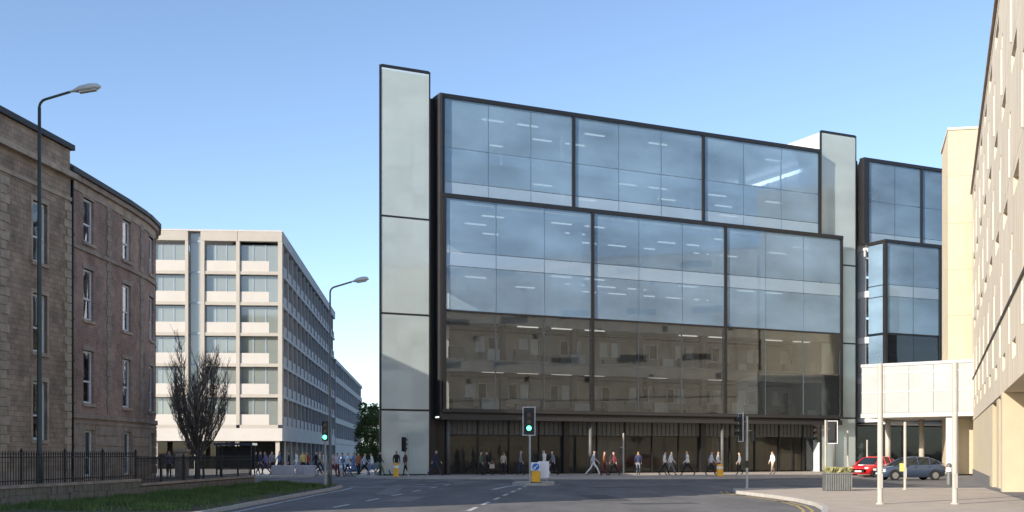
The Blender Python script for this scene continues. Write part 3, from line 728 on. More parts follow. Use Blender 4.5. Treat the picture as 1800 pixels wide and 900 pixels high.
# the two pale stair towers
def tower(x0, x1, y0, depth, top, joints, slant):
    sx = lambda d: x0+0.1+slant*d
    t = prism('stair_tower', 'inner_wall', [(sx(2.4), y0+2.4), (x1-0.1, y0+2.4), (x1-0.1, y0+depth-0.1), (sx(depth), y0+depth-0.1)], 0, top-0.15, gbld)
    prism('side_wall', 'inner_wall', [(sx(0.08), y0+0.1), (sx(0.08)+0.12, y0+0.1), (sx(2.38)+0.12, y0+2.38), (sx(2.38), y0+2.38)], 0, top-0.15, t)
    box('side_wall', 'inner_wall', t, x1-0.2, x1-0.06, y0+0.1, y0+2.38, 0, top-0.15)
    k = 0; z = 2.3
    while z < top-2.6:                                  # landings and flights seen through the frosted glass
        xa = x0+0.75 if k % 2 else x1-1.25
        box('landing', 'slate', t, xa, xa+1.0, y0+0.25, y0+1.6, z, z+0.22)
        xs0, xs1 = (x0+1.75, x1-1.25) if k % 2 else (x1-1.25, x0+1.75)
        b = MB(); b.add([(xs0, y0+0.4, z), (xs1, y0+0.4, z+1.75), (xs1, y0+0.4, z+2.05), (xs0, y0+0.4, z+0.3), (xs0, y0+1.4, z), (xs1, y0+1.4, z+1.75), (xs1, y0+1.4, z+2.05), (xs0, y0+1.4, z+0.3)], [(0,1,2,3),(7,6,5,4),(0,4,5,1),(3,2,6,7),(1,5,6,2),(0,3,7,4)])
        b.build('stair_flight', 'inner_floor', t)
        z += 1.83; k += 1
    prism('cap_slab', 'slab_edge', [(sx(0.1), y0+0.1), (x1-0.1, y0+0.1), (x1-0.1, y0+2.39), (sx(2.39), y0+2.39)], top-0.3, top-0.16, t)
    rg = random.Random(int(x0*10)+40); z = 0.3
    while z < top-0.5:                                  # pale blinds hung behind the frosted glass, some half drawn
        hh = min(1.75, top-0.35-z)
        for xa, xb in ((x0+0.3, x0+1.35), (x0+1.42, x0+2.5), (x0+2.57, x1-0.3)):
            if z > top-8 or rg.random() < 0.66:
                f = 1.0 if z > top-8 else rg.choice((1.0, 1.0, 0.7, 0.45))
                box('blind_or_reflection', 'tower_blind', t, xa, xb, y0+0.12, y0+0.135, z+hh*(1-f), z+hh)
        z += 1.83
    zs = [0.02] + joints + [top]
    for a, b in zip(zs, zs[1:]):
        pane('pane', 'tower_glass', t, x0+0.16, x1-0.05, y0+0.0, a+0.07, b-0.07, 0.05, 0.004)
        box('joint', 'dark_metal', t, x0+0.16, x1-0.05, y0-0.012, y0+0.075, b-0.068, b+0.068)
    box('edge_post', 'dark_metal', t, x0, x0+0.15, y0-0.02, y0+0.075, 0, top+0.1)
    box('edge_post', 'dark_metal', t, x1-0.048, x1+0.06, y0-0.02, y0+0.075, 0, top+0.1)
    box('top_rail', 'dark_metal', t, x0+0.152, x1-0.05, y0-0.015, y0+0.07, top+0.07, top+0.16)
    return t
tower(-4.87, -1.03, 0.0, 9.0, 29.2, [4.7, 11.6, 18.55], 0.402)
t2 = tower(35.85, 39.9, 0.5, 12.0, 29.65, [4.7, 11.3, 18.2], 0.0)
box('side_cladding', 'tower_pane', t2, 35.86, 35.94, 0.63, 12.4, 20.6, 29.6)
cap('slot_wall', 'dark_metal', 39.95, 40.75, 1.2, 1.6, 0.0, 27.8)
cap('left_side_wall', 'dark_metal', -0.9, -0.2, 1.21, 9.0, 0, 27.6)
prism('rear_block', 'inner_wall', [(6.2, 15.2), (40, 15.2), (40, 24), (10, 24)], 0, 27.4, gbld)

# the second glass block beyond the right tower
g2 = thing('glass_office_wing', 'blue glass office wing beyond the right stair tower, over the footbridge', 'building', (31.57-0.0, 102.0, 0.12), ANG)
def cap2(name, m, *a): return box(name, m, g2, *a)
for a, b in ((0.0, 6.4), (6.4, 12.8), (12.8, 19.2)):
    xs = thirds(a+0.12, b-0.12, 2)
    glaze(xs, [20.3, 21.2], 0.0, 'glass_spandrel', g2, name='spandrel_pane'); glaze(xs, [21.2, 24.0, 27.5], 0.0, 'glass_sky_veil', g2)
    for x in xs[1:-1]: cap2('mullion', 'mullion', x-0.03, x+0.03, 0.035, 0.2, 20.2, 27.5)
    glaze(xs, [15.3, 16.3], -2.2, 'glass_spandrel', g2, name='spandrel_pane'); glaze(xs, [12.1, 15.3], -2.2, 'glass_sky_veil', g2); glaze(xs, [16.3, 19.95], -2.2, 'glass_sky_veil', g2)
    glaze(xs, [8.4, 11.95], -2.2, 'glass_clear', g2)
    glaze(xs, [4.8, 8.35], -2.2, 'glass_clear', g2)
    for x in xs[1:-1]: cap2('mullion', 'mullion', x-0.03, x+0.03, -2.16, -2.0, 4.8, 19.95)
    for yy, z0, z1 in ((0.0, 20.2, 27.5), (-2.2, 4.8, 19.95)):
        cap2('frame_post', 'dark_metal', b-0.12, b+0.12, yy-0.1, yy+0.3, z0, z1)
cap2('frame_post', 'dark_metal', -0.12, 0.12, -2.3, -1.95, 4.8, 19.95)
cap2('frame_post', 'dark_metal', -0.5, 0.1, -0.1, 0.6, 20.2, 27.5)
cap2('frame_rail', 'dark_metal', -0.5, 19.4, -0.12, 0.5, 27.5, 27.8)
cap2('frame_rail', 'dark_metal', -0.12, 19.4, -2.32, -0.1, 19.95, 20.22)
cap2('frame_rail', 'dark_metal', -0.12, 19.4, -2.23, -2.1, 11.95, 12.1)
cap2('frame_rail', 'brown_metal', -0.12, 19.4, -2.32, -1.8, 4.4, 4.8)
for z0, z1, m in ((12.1, 15.3, 'glass_sky_veil'), (15.3, 16.3, 'glass_sky_veil'), (16.3, 19.95, 'glass_sky_veil'), (8.4, 11.95, 'glass_sky_veil'), (4.8, 8.35, 'glass_clear')):
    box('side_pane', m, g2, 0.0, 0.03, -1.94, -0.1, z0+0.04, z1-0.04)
for i, z in enumerate(LV):
    y0 = -1.9 if z < 20 else 0.4
    cap2('floor_slab', 'ceiling', 0.2, 19.2, y0, 12, z-0.6, z-0.06)
    if 5 < z < 27: cap2('slab_edge', 'slab_edge' if z > 12.5 else 'tan_band', 0.3, 19.2, y0-0.12, y0-0.01, z-0.75, z+0.15)
    if z < 27: cap2('core_wall', 'inner_wall', 0.5, 19, 10, 10.2, z, z+3.0)
    for xc in (3, 7.5, 11):
        if z > 6: link('ceiling_light', lm, g2, (xc, y0+2+(i % 3), z-0.62))
cap2('end_wall', 'inner_wall', 0.3, 0.4, 0.6, 12, 4.8, 27)
cap2('ground_wall', 'void', 0.0, 19.2, 4.0, 4.2, 0, 4.3)
cap2('soffit', 'dark_metal', 0.0, 19.2, -1.7, 3.9, 4.2, 4.35)
for k in range(7): cap2('shop_pane', 'glass_shop', 0.3+k*2.7, 2.9+k*2.7, 1.6, 1.64, 0.1, 4.1)
for k, (a, b, z0, z1, m) in enumerate(((0.6, 2.2, 1.6, 3.6, 'beige_panel'), (2.6, 4.0, 1.4, 3.4, 'inner_wall'), (4.5, 5.2, .1, 3.8, 'white_metal'), (6.0, 7.4, 1.2, 3.2, 'tan_band'), (8, 10.5, 2.2, 3.3, 'beige_white'))):
    cap2('display_wall', m, a, b, 2.3+k*0.2, 2.4+k*0.2, z0, z1)

# ------------------------------------------------------------------ footbridge
ax, ay = 28.1, 92.6; bx_, by_ = 35.6, 86.5
bl = math.hypot(bx_-ax, by_-ay); ba = math.atan2(by_-ay, bx_-ax)
br = thing('footbridge', 'white glazed footbridge joining the glass wing and the stone tower', 'footbridge', (ax, ay, 0), ba)
box('deck', 'white_metal', br, 0, bl, 0, 10.6, 4.55, 4.9)
box('roof_slab', 'white_metal', br, 0, bl, 0, 10.6, 8.62, 8.85)
for k in range(5):
    a = 0.05+k*(bl-0.1)/5; b = 0.05+(k+1)*(bl-0.1)/5
    for z0, z1 in ((4.92, 6.55), (6.58, 8.05), (8.08, 8.6)):
        box('pane', 'bridge_pane', br, a+0.012, b-0.012, 0.06, 0.1, z0, z1)
for k in range(4):
    box('end_pane', 'bridge_pane', br, 0.06, 0.1, 0.15+k*2.6, 2.7+k*2.6, 4.92, 8.6)
box('transom', 'galv', br, 0.05, bl-0.05, 0.02, 0.058, 6.53, 6.6); box('transom', 'galv', br, 0.05, bl-0.05, 0.02, 0.058, 8.02, 8.1)
box('inner_floor_band', 'inner_wall', br, 0.3, bl, 0.5, 0.6, 4.92, 8.6)
for x, y in ((0.5, 4.5), (2.6, 6.5), (5.0, 7.5)):
    b = MB(); b.tube([(x, y, 0.0), (x, y, 4.55)], 0.22, 12); b.build('column', 'pale_pole', br, smooth=True)
box('end_frame', 'white_metal', br, bl-3.0, bl-2.3, 0.3, 1.2, 0, 4.55)

# ------------------------------------------------------------------ cream stone tower and the precast building on the right
st = thing('stone_tower', 'plain cream stone tower rising behind the footbridge', 'tower')
zs_ = [0.0, 4.4, 8.9, 12.5, 16.1, 19.7, 23.4, 27.0]
for k, (a, b) in enumerate(zip(zs_, zs_[1:])):
    prism('stone_lift', 'cream_stone', [(34.15, 90.0), (38.5, 89.2), (40.0, 96.5), (36.3, 97.0)], a+0.008, b-0.008, st)
prism('coping', 'precast_fin', [(34.09, 89.94), (38.6, 89.1), (40.1, 96.6), (36.2, 97.1)], 27.0, 27.2, st)
pb = thing('precast_building', 'tall ribbed beige precast building with slit windows at the right edge', 'building')
def RX(y): return 0.3703*y + 2.7
mpR, acR = pathmap([(RX(89.0), 89.0), (RX(30.0), 30.0)])     # travel towards the camera, inside is on the left of travel
LR = acR[-1]
su = LR/(89-30)
def U(y): return (89.0-y)*su
ybays = [89.0] + [87.0-6.25*k for k in range(10)]
ybays[-1] = 30.0
zrows = [4.2, 7.35, 11.9, 16.6, 21.4]
for i, (ya, yb) in enumerate(zip(ybays, ybays[1:])):
    ua, ub = U(ya), U(yb)
    for j, (za, zb) in enumerate(zip(zrows, zrows[1:])):
        c = (ua+ub)/2 + (0.6 if j % 2 else -0.5); hs = []
        if i and j == 0: hs = [(c-1.0, c+1.0, 5.1, 5.75)]
        elif i: hs = [(c-1.5, c+1.5, zb-1.05, zb-0.35), (c-2.55, c-2.0, zb-2.8, zb-2.2)]
        wall_with_holes('precast_panel', 'precast', pb, ua+0.015, ub-0.015, za+0.012, zb-0.012, hs, 0.0, 0.45, mpR)
        if i and j: 
            band('fin', 'precast_fin', pb, mpR, [c-2.55, c-2.45], za+0.1, zb-2.8, -0.05, 0.0)
        elif i:
            band('fin', 'precast_fin', pb, mpR, [c-2.6, c-2.5], za+1.6, zb-0.2, -0.05, 0.0)
band('string_course', 'void', pb, mpR, [0, LR], 7.31, 7.39, -0.07, 0.0)
band('parapet', 'precast', pb, mpR, [0, LR], 21.4, 21.75, -0.02, 0.5)
band('coping', 'sandstone_dark', pb, mpR, [0, LR], 21.75, 21.92, -0.16, 0.6)
wy = [RX(89)+0.5, RX(30)+0.5]
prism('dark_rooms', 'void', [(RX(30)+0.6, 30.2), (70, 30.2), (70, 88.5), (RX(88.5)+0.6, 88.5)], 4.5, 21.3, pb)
prism('soffit', 'cream_stone', [(RX(30)+0.02, 30.0), (70, 30.0), (70, 46.95), (RX(46.95)+0.02, 46.95)], 4.21, 4.4, pb)
for q in range(8):
    xa = RX(30)+0.47+q*4.4
    for za, zb in zip(zrows, zrows[1:]): box('end_panel', 'precast', pb, xa+0.01, xa+4.39, 29.9, 30.18, za+0.012, zb-0.012)
# ground floor
prism('ground_front_wall', 'cream_stone', [(RX(47)-0.05, 47.0), (62, 47.0), (62, 48.2), (RX(48.2)-0.05, 48.2)], 0.1, 4.2, pb)
def GX(y): return RX(y)+0.05
def gseg(ya, yb, off, m='cream_stone', nm='ground_wall', z0=0.0, z1=4.2):
    prism(nm, m, [(GX(ya)+off, ya), (GX(ya)+off+1.0, ya), (GX(yb)+off+1.0, yb), (GX(yb)+off, yb)], z0, z1, pb)
gseg(48.25, 51.5, 1.6, 'void', 'dark_doorway'); gseg(51.55, 53.6, 0.0, 'cream_stone', 'ground_pier', 0, 4.2)
gseg(53.65, 57.5, 1.2, 'sandstone_dark', 'recess_wall'); gseg(57.55, 88.9, 0.0)
gseg(60, 88.5, -0.06, 'paving_dark', 'plinth', 0, 0.5)
box('door_sign', 'sandstone_dark', pb, 22.0, 22.4, 46.94, 46.99, 1.9, 2.3)

# ------------------------------------------------------------------ street lamps
def street_lamp(label, x, y, z0, H, arm, headlen, dirx=1.0, m='pole_grey', th=1.0):
    t = thing('street_lamp', label, 'street lamp', (x, y, z0), 0, 'street lamps')
    b = MB(); b.tube([(0,0,0), (0,0,1.5), (0,0,1.6), (0,0,H*0.55), (0,0,H-0.35)], [0.12*th, 0.12*th, 0.09*th, 0.075*th, 0.055*th], 12); b.build('post', m, t, smooth=True)
    pts = [(0,0,H-0.36)]
    for k in range(7):
        a = k/6*R(78); pts.append((0.30*(1-math.cos(a))*dirx, 0, H-0.36+0.30*math.sin(a)+0.0))
    ex, ez = pts[-1][0], pts[-1][2]
    pts.append((ex+arm*dirx, 0, ez+arm*0.30))
    a = MB(); a.tube(pts, 0.045, 10); a.build('arm', m, t, smooth=True)
    hx, hz = pts[-1][0], pts[-1][2]
    h = MB(); prof = [(-0.05, 0.04, 0.04), (0.08, 0.07, 0.06), (0.3, 0.16, 0.15), (0.62, 0.2, 0.18), (0.88, 0.16, 0.14), (1.0, 0.05, 0.04)]
    vs = []; seg = 12
    for (u, wy, hz_) in prof:
        for k in range(seg):
            tt = 2*math.pi*k/seg; zz_ = math.sin(tt)*hz_; zz_ = zz_ if zz_ > 0 else zz_*0.45
            vs.append(((u*headlen)*dirx, math.cos(tt)*wy, zz_ + u*headlen*0.16))
    n = len(prof)
    h.add(vs, [(i*seg+k, i*seg+(k+1) % seg, (i+1)*seg+(k+1) % seg, (i+1)*seg+k) for i in range(n-1) for k in range(seg)] + [tuple(range(seg)), tuple(range((n-1)*seg, n*seg))])
    ho = h.build('lamp_head', 'lamp_shell', t, (hx, 0, hz), smooth=True)
    g = MB(); g.add([(u*headlen*dirx, v, u*headlen*0.16+w_) for u, v, w_ in ((.3,-.1,-.1),(.85,-.1,-.1),(.85,.1,-.1),(.3,.1,-.1),(.3,-.1,-.02),(.85,-.1,-.02),(.85,.1,-.02),(.3,.1,-.02))], [(3,2,1,0),(4,5,6,7),(0,1,5,4),(1,2,6,5),(2,3,7,6),(3,0,4,7)]); g.build('lens', 'lamp_shell', ho)
    d = MB(); d.box(-0.06, 0.06, -0.142, -0.13, 0.5, 1.1); d.build('access_door', m, t)
    return t
street_lamp('tall street lamp on the verge before the brick tenement', -16.45, 40.0, 0.1, 14.0, 0.85, 1.05, m='pole_green')
street_lamp('slender street lamp beside the green traffic light', -9.1, 57.5, 0.1, 10.0, 0.85, 0.85, m='lamp_post_grey', th=0.8)

# ------------------------------------------------------------------ traffic signals
def signal_head(parent, x, y, zc, yaw, sc=1.0, lit=True, border=True, hoods=True):
    """a head whose lenses face local -y before yaw; returns the board"""
    b = MB(); b.box(-0.16*sc, 0.16*sc, -0.02, 0.14, -0.52*sc, 0.52*sc); o = bevelled(b.build('signal_head', 'signal_black', parent, (x, y, zc), yaw), 0.03)
    if border:
        us = [-0.30*sc, -0.265*sc, 0.265*sc, 0.30*sc]; zs = [-0.68*sc, -0.645*sc, 0.645*sc, 0.68*sc]
        mp = lambda u, d: (u, d)
        cells('board_border', 'signal_border', o, us, zs, lambda i, j: not (i == 1 and j == 1), 0.015, 0.035, mp)
        box('backing_board', 'signal_black', o, -0.265*sc, 0.265*sc, 0.017, 0.033, -0.645*sc, 0.645*sc)
    for k, m in enumerate(('lens_red', 'lens_amber', 'lens_green' if lit else 'lens_off')):
        z = (0.33-0.33*k)*sc
        c = MB(); c.tube([(0, -0.045, z), (0, -0.021, z)], 0.115*sc, 14); c.build('lens', m, o)
        if hoods:
            hm = MB(); seg = 9; vs = []
            for q in range(seg):
                a = math.pi*(-0.15 + 1.3*q/(seg-1)); cx, cz = math.cos(a)*0.135*sc, math.sin(a)*0.135*sc
                vs += [(cx, -0.02, z+cz), (cx, -0.24*sc, z+cz*0.9)]
            hm.add(vs, [(2*q, 2*q+2, 2*q+3, 2*q+1) for q in range(seg-1)]); hm.build('hood', 'signal_black', o)
    return o
def signal(label, x, y, z0, H, heads, m='galv', r=0.057, extra=()):
    t = thing('traffic_light', label, 'traffic light', (x, y, z0), 0, 'traffic lights at the junction')
    b = MB(); b.tube([(0,0,0), (0,0,H)], r, 10); b.lathe([(r, H), (r*0.8, H+0.04), (0.005, H+0.06)], 10); b.build('post', m, t, smooth=False)
    box('base_flange', m, t, -0.12, 0.12, -0.12, 0.12, 0, 0.03)
    for (dx, dy, zc, yaw, sc, lit, border) in heads:
        signal_head(t, dx, dy, zc, yaw, sc, lit, border)
        bk = MB(); bk.tube([(0, 0, zc+0.25), (dx, dy+0.05, zc+0.25)], 0.02, 6); bk.build('bracket', m, t)
    for (a, m2) in extra:
        bevelled(box('push_button_box', m2, t, *a), 0.015)
    return t
signal('traffic light showing green at the tip of the grass verge', -9.15, 56.3, 0.1, 2.2, [(0, -0.08, 2.70, 0, 0.92, True, False)], m='pale_pole')
signal('traffic light showing green on the island with the yellow bollard', 1.0, 64.3, 0.12, 2.75, [(-0.05, -0.08, 3.38, 0, 1.18, True, True)], m='galv')
signal('traffic light turned away at the corner of the left stair tower', -7.1, 78.6, 0.12, 2.85, [(-0.28, 0.10, 2.2, R(160), 0.95, False, False)], m='pale_pole', extra=[((-0.35,-0.1,-0.1,0.1,1.0,1.35), 'signal_black')])
signal('slim pale signal post before the middle of the glass building', 7.82, 80.6, 0.12, 2.95, [(-0.2, 0.08, 1.75, R(180), 0.4, False, False)], m='pale_pole')
signal('traffic light seen side-on at the kerb of the right pavement', 10.55, 51.6, 0.12, 3.2, [(-0.3, 0.0, 2.75, R(-80), 0.95, False, True), (0.26, 0.05, 2.35, R(170), 0.5, False, False)], m='galv', extra=[((-0.12,0.06,-0.17,-0.06,0.95,1.25), 'signal_black')])
signal('traffic light with two heads beside the right stair tower', 23.2, 85.0, 0.12, 4.0, [(-0.62, 0.0, 3.05, R(-60), 1.25, False, False), (0.5, 0.0, 3.15, R(165), 1.25, False, True)], m='pale_pole', r=0.08)

def pole(label, x, y, z0, H, r, m, plates=()):
    t = thing('pole', label, 'pole', (x, y, z0), 0, 'bare poles on the pavement')
    b = MB(); b.tube([(0,0,0), (0,0,H-0.03), (0,0,H)], [r, r, r*0.75], 14); b.build('shaft', m, t, smooth=False)
    c = MB(); c.lathe([(r+0.05, 0), (r+0.05, 0.02), (r+0.02, 0.05)], 14); c.build('base_collar', m, t)
    d = MB(); d.box(-0.05, 0.05, -r-0.012, -r+0.02, 0.5, 0.95); d.build('access_door', m, t)
    for (a, m2) in plates: box('plate', m2, t, *a)
    return t
pole('thick pale pole on the right pavement before the footbridge', 11.47, 35.8, 0.12, 4.38, 0.085, 'pale_pole')
pole('thick pale pole nearest the right-hand building', 13.80, 35.8, 0.12, 4.42, 0.085, 'pale_pole')
pole('thin pale pole with a small yellow plate', 17.1, 50.0, 0.12, 2.95, 0.06, 'pale_pole', [((-0.24, -0.06, -0.02, 0.0, 0.8, 1.15), 'sign_yellow')])
pole('short thin pale post left of the footbridge columns', 25.3, 86.6, 0.12, 3.3, 0.07, 'pale_pole')
pole('thin pale post behind the red car', 26.7, 86.4, 0.12, 2.6, 0.06, 'pale_pole')

# keep-left bollard on the island
kb = thing('keep_left_bollard', 'yellow keep-left bollard with a blue arrow disc on the traffic island', 'bollard', (1.28, 61.9, 0.12))
b = MB(); b.prism([(-0.24,-0.12),(0.24,-0.12),(0.24,0.12),(-0.24,0.12)], 0, 0.62); bevelled(b.build('body', 'bollard_yellow', kb), 0.05)
b = MB(); b.prism([(-0.26,-0.1),(0.26,-0.1),(0.26,0.1),(-0.26,0.1)], 0.622, 1.1); bevelled(b.build('sign_box', 'sign_white', kb), 0.05)
b = MB(); b.tube([(0,-0.125,0.86),(0,-0.102,0.86)], 0.19, 20); dsc = b.build('blue_disc', 'sign_blue', kb)
b = MB(); b.add([(0.09,-0.131,0.97),(0.11,-0.131,0.93),(-0.03,-0.131,0.79),(0.02,-0.131,0.75),(-0.11,-0.131,0.74),(-0.10,-0.131,0.87),(-0.06,-0.131,0.82)], [(0,1,2,6),(2,3,4,5,6)]); b.build('arrow', 'sign_white', dsc)
bevelled(box('base', 'signal_black', kb, -0.3, 0.3, -0.18, 0.18, -0.0, 0.04), 0.01)
wb = thing('sign_back', 'white rectangular board beside the yellow keep-left bollard', 'sign', (1.72, 62.6, 0.12))
bevelled(box('board', 'sign_white', wb, -0.3, 0.3, -0.02, 0.02, 0.25, 1.15), 0.008)
for x in (-0.2, 0.2):
    b = MB(); b.tube([(x, 0.04, 0), (x, 0.04, 1.1)], 0.02, 8); b.build('leg', 'galv', wb)
def bollard(label, x, y, m, H=1.0, r=0.14):
    t = thing('bollard', label, 'bollard', (x, y, 0.12), 0, 'kerbside bollards')
    b = MB(); b.lathe([(r*1.15, 0), (r*1.15, 0.06), (r, 0.1), (r, H-0.12), (r*0.8, H-0.03), (r*0.3, H)], 14); b.build('body', m, t, smooth=True)
    b = MB(); b.lathe([(r+0.006, H*0.62), (r+0.006, H*0.8)], 14); b.build('reflective_band', 'sign_white', t)
    return t
bollard('squat yellow bollard by the foot of the left stair tower', -7.85, 77.8, 'bollard_yellow', 0.95, 0.17)
bollard('yellow bollard beside the walkers near the third column', 14.4, 79.6, 'bollard_yellow', 0.85, 0.22)
bollard('thin pale bollard in the crowd at the left street', -11.8, 79.4, 'pale_pole', 0.95, 0.08)
bollard('dark bollard at the corner behind the nearest pale pole', 21.6, 56.8, 'pole_grey', 1.1, 0.13)

# ------------------------------------------------------------------ planter, shelter, concrete blocks
pt = thing('planter', 'grey ribbed planter of pale grasses on the right pavement', 'planter', (13.75, 48.6, 0.12))
bevelled(box('tub', 'pole_grey', pt, -0.55, 0.55, -0.3, 0.3, 0, 0.72), 0.02)
for k in range(12):
    x = -0.52+k*1.04/11; box('rib', 'lamp_post_grey', pt, x-0.02, x+0.02, -0.33, -0.302, 0.03, 0.7)
box('rim', 'lamp_post_grey', pt, -0.58, 0.58, -0.34, 0.33, 0.722, 0.77)
lf = MB(); rng = random.Random(4)
for _ in range(420):
    x, y = rng.uniform(-.5,.5), rng.uniform(-.26,.26); a = rng.uniform(0,6.28); l = rng.uniform(.12,.34); o_ = rng.uniform(.05,.22)
    c, s_ = math.cos(a), math.sin(a); w_ = 0.014
    lf.add([(x-s_*w_, y+c*w_, .75), (x+s_*w_, y-c*w_, .75), (x+c*o_*.5, y+s_*o_*.5, .75+l*.8), (x+c*o_, y+s_*o_, .75+l*.75)], [(0,1,2),(1,3,2)])
tag(lf.build('grasses', 'leaf_pale', pt), kind='stuff')
sh = thing('bus_shelter', 'dark glazed bus shelter in front of the pale office block', 'bus shelter', (-19.4, 80.6, 0.12))
box('roof', 'car_slate', sh, -1.35, 1.35, -0.7, 0.8, 2.15, 2.3)
for x in (-1.2, 0, 1.2): box('post', 'iron', sh, x-0.04, x+0.04, 0.6, 0.68, 0, 2.15)
for x in (-1.2, 1.2): box('post', 'iron', sh, x-0.04, x+0.04, -0.5, -0.42, 0, 2.15)
for a, b_ in ((-1.16, -0.04), (0.04, 1.16)): box('pane', 'shelter_glass', sh, a, b_, 0.62, 0.65, 0.45, 2.1)
box('end_pane', 'shelter_glass', sh, -1.22, -1.19, -0.4, 0.58, 0.45, 2.1)
box('bench', 'galv', sh, -1.0, 1.0, 0.25, 0.55, 0.5, 0.55)
for i, (px, y, wd) in enumerate(((497, 84.0, 1.7), (529, 84.3, 0.8), (545, 84.0, 0.9))):
    x = (px-900)/F*y
    cb = thing('concrete_block', ('long pale concrete block on the pavement left of the others', 'short pale concrete block in the middle of the row', 'short pale concrete block nearest the street')[i], 'concrete block', (x, y, 0.12), 0, 'pale blocks before the office block')
    b = MB(); b.add([(-wd/2,-.3,0),(wd/2,-.3,0),(wd/2,.3,0),(-wd/2,.3,0),(-wd/2+.06,-.2,.72),(wd/2-.06,-.2,.72),(wd/2-.06,.2,.72),(-wd/2+.06,.2,.72)], [(3,2,1,0),(4,5,6,7),(0,1,5,4),(1,2,6,5),(2,3,7,6),(3,0,4,7)])
    bevelled(b.build('body', 'concrete', cb), 0.06, 3); bevelled(box('foot', 'paving_pale', cb, -wd/2-.05, wd/2+.05, -.36, .36, -0.0, .08), 0.02)

# ------------------------------------------------------------------ trees
def bare_tree(x, y, z0, H, rad):
    t = thing('bare_tree', 'leafless upright tree behind the railings at the end of the tenement', 'tree', (x, y, z0))
    rg = random.Random(21)
    tr = MB(); tr.tube([(0,0,0),(0.02,0,0.5),(0,0.02,1.2),(0.02,0,2.2)], [0.2, 0.15, 0.12, 0.09], 9); tr.build('trunk', 'bark', t, smooth=True)
    lim = MB(); tw = MB()
    for k in range(17):
        az = 2*math.pi*k/17*3.0+rg.uniform(-.3,.3); out = rad*rg.uniform(0.25, 0.85); h0 = rg.uniform(0.5, 2.0); h1 = H*rg.uniform(0.70, 1.0) - out*1.35
        pts = []; n = 9
        for i in range(n+1):
            s_ = i/n; r_ = out*(1-(1-s_)**2.2)*(1-0.18*s_*s_)
            pts.append(Vector((math.cos(az)*r_+rg.uniform(-.05,.05), math.sin(az)*r_+rg.uniform(-.05,.05), h0+(h1-h0)*s_)))
        lim.tube(pts, [0.055*(1-i/(n+1))+0.009 for i in range(n+1)], 6)
        for i in range(1, n):
            for q in range(rg.choice((2, 3, 3, 4))):
                a2 = az+rg.uniform(-1.5, 1.5); ln = rg.uniform(0.7, 1.9)*(1.1-0.5*i/n)
                p = pts[i].lerp(pts[i+1], rg.random()); tip = p + Vector((math.cos(a2)*ln*0.42, math.sin(a2)*ln*0.42, ln*0.9))
                md = p.lerp(tip, 0.5) + Vector((math.cos(a2), math.sin(a2), -0.5))*0.12*ln
                lim.tube([p, md, tip], [0.017, 0.012, 0.006], 4)
                for _ in range(9):
                    u_ = rg.random(); b0 = (p.lerp(md, u_*2) if u_ < .5 else md.lerp(tip, u_*2-1)); a3 = rg.uniform(0, 6.28); l3 = rg.uniform(0.3, 0.8)
                    e = b0 + Vector((math.cos(a3)*l3*.4, math.sin(a3)*l3*.4, l3*.85))
                    tw.tube([b0, e], [0.010, 0.005], 3, cap=False)
    tag(lim.build('branches', 'bark', t), kind='stuff'); tag(tw.build('twigs', 'twig', t), kind='stuff')
bare_tree(-18.0, 65.7, 0.1, 9.2, 2.5)
def leafy(label, x, y, H, rx, m, n, seed, z0=0.1):
    t = thing('leafy_tree', label, 'tree', (x, y, z0), 0, 'green trees down the left street')
    rg = random.Random(seed)
    tr = MB(); tr.tube([(0,0,0),(0.05,0,H*0.3),(0,0.05,H*0.6),(0.1,0,H*0.85)], [0.2, 0.15, 0.1, 0.03], 8); tr.build('trunk', 'bark', t)
    lm_ = MB()
    for k in range(8):
        a = k*0.8; h = H*(0.25+0.07*k); lm_.tube([(0,0,h), (math.cos(a)*rx*.4, math.sin(a)*rx*.4, h+.5), (math.cos(a)*rx*.75, math.sin(a)*rx*.75, h+1.3)], [0.07,.045,.015], 5)
    tag(lm_.build('limbs', 'bark', t), kind='stuff')
    cl = []
    for _ in range(34):
        a = rg.uniform(0, 6.28); h = rg.uniform(0.12, 0.95); rr = rx*(0.9 - 0.55*abs(h-0.45)**1.1)*math.sqrt(rg.random()); cl.append((math.cos(a)*rr, math.sin(a)*rr, H*h, rg.uniform(0.45, 0.95)))
    fo = MB()
    for _ in range(n):
        cx, cy, cz, cr = rg.choice(cl)
        d = Vector((rg.gauss(0,1), rg.gauss(0,1), rg.gauss(0,1))).normalized()*cr*rg.uniform(.5,1.0)
        p = Vector((cx, cy, cz))+d; s_ = rg.uniform(.05,.12); u = Vector((rg.gauss(0,1), rg.gauss(0,1), rg.gauss(0,.6))).normalized(); v = u.orthogonal().normalized()
        fo.add([p-u*s_*1.6, p+v*s_*.8, p+u*s_*1.6, p-v*s_*.8], [(0,1,2,3)])
    tag(fo.build('crown', m, t), kind='stuff')
leafy('dense green tree against the left edge of the left stair tower', -15.6, 128, 7.2, 1.9, 'leaf', 7000, 2)
leafy('smaller green tree behind the first at the end of the street', -18.9, 150, 6.6, 1.7, 'leaf', 5000, 5)

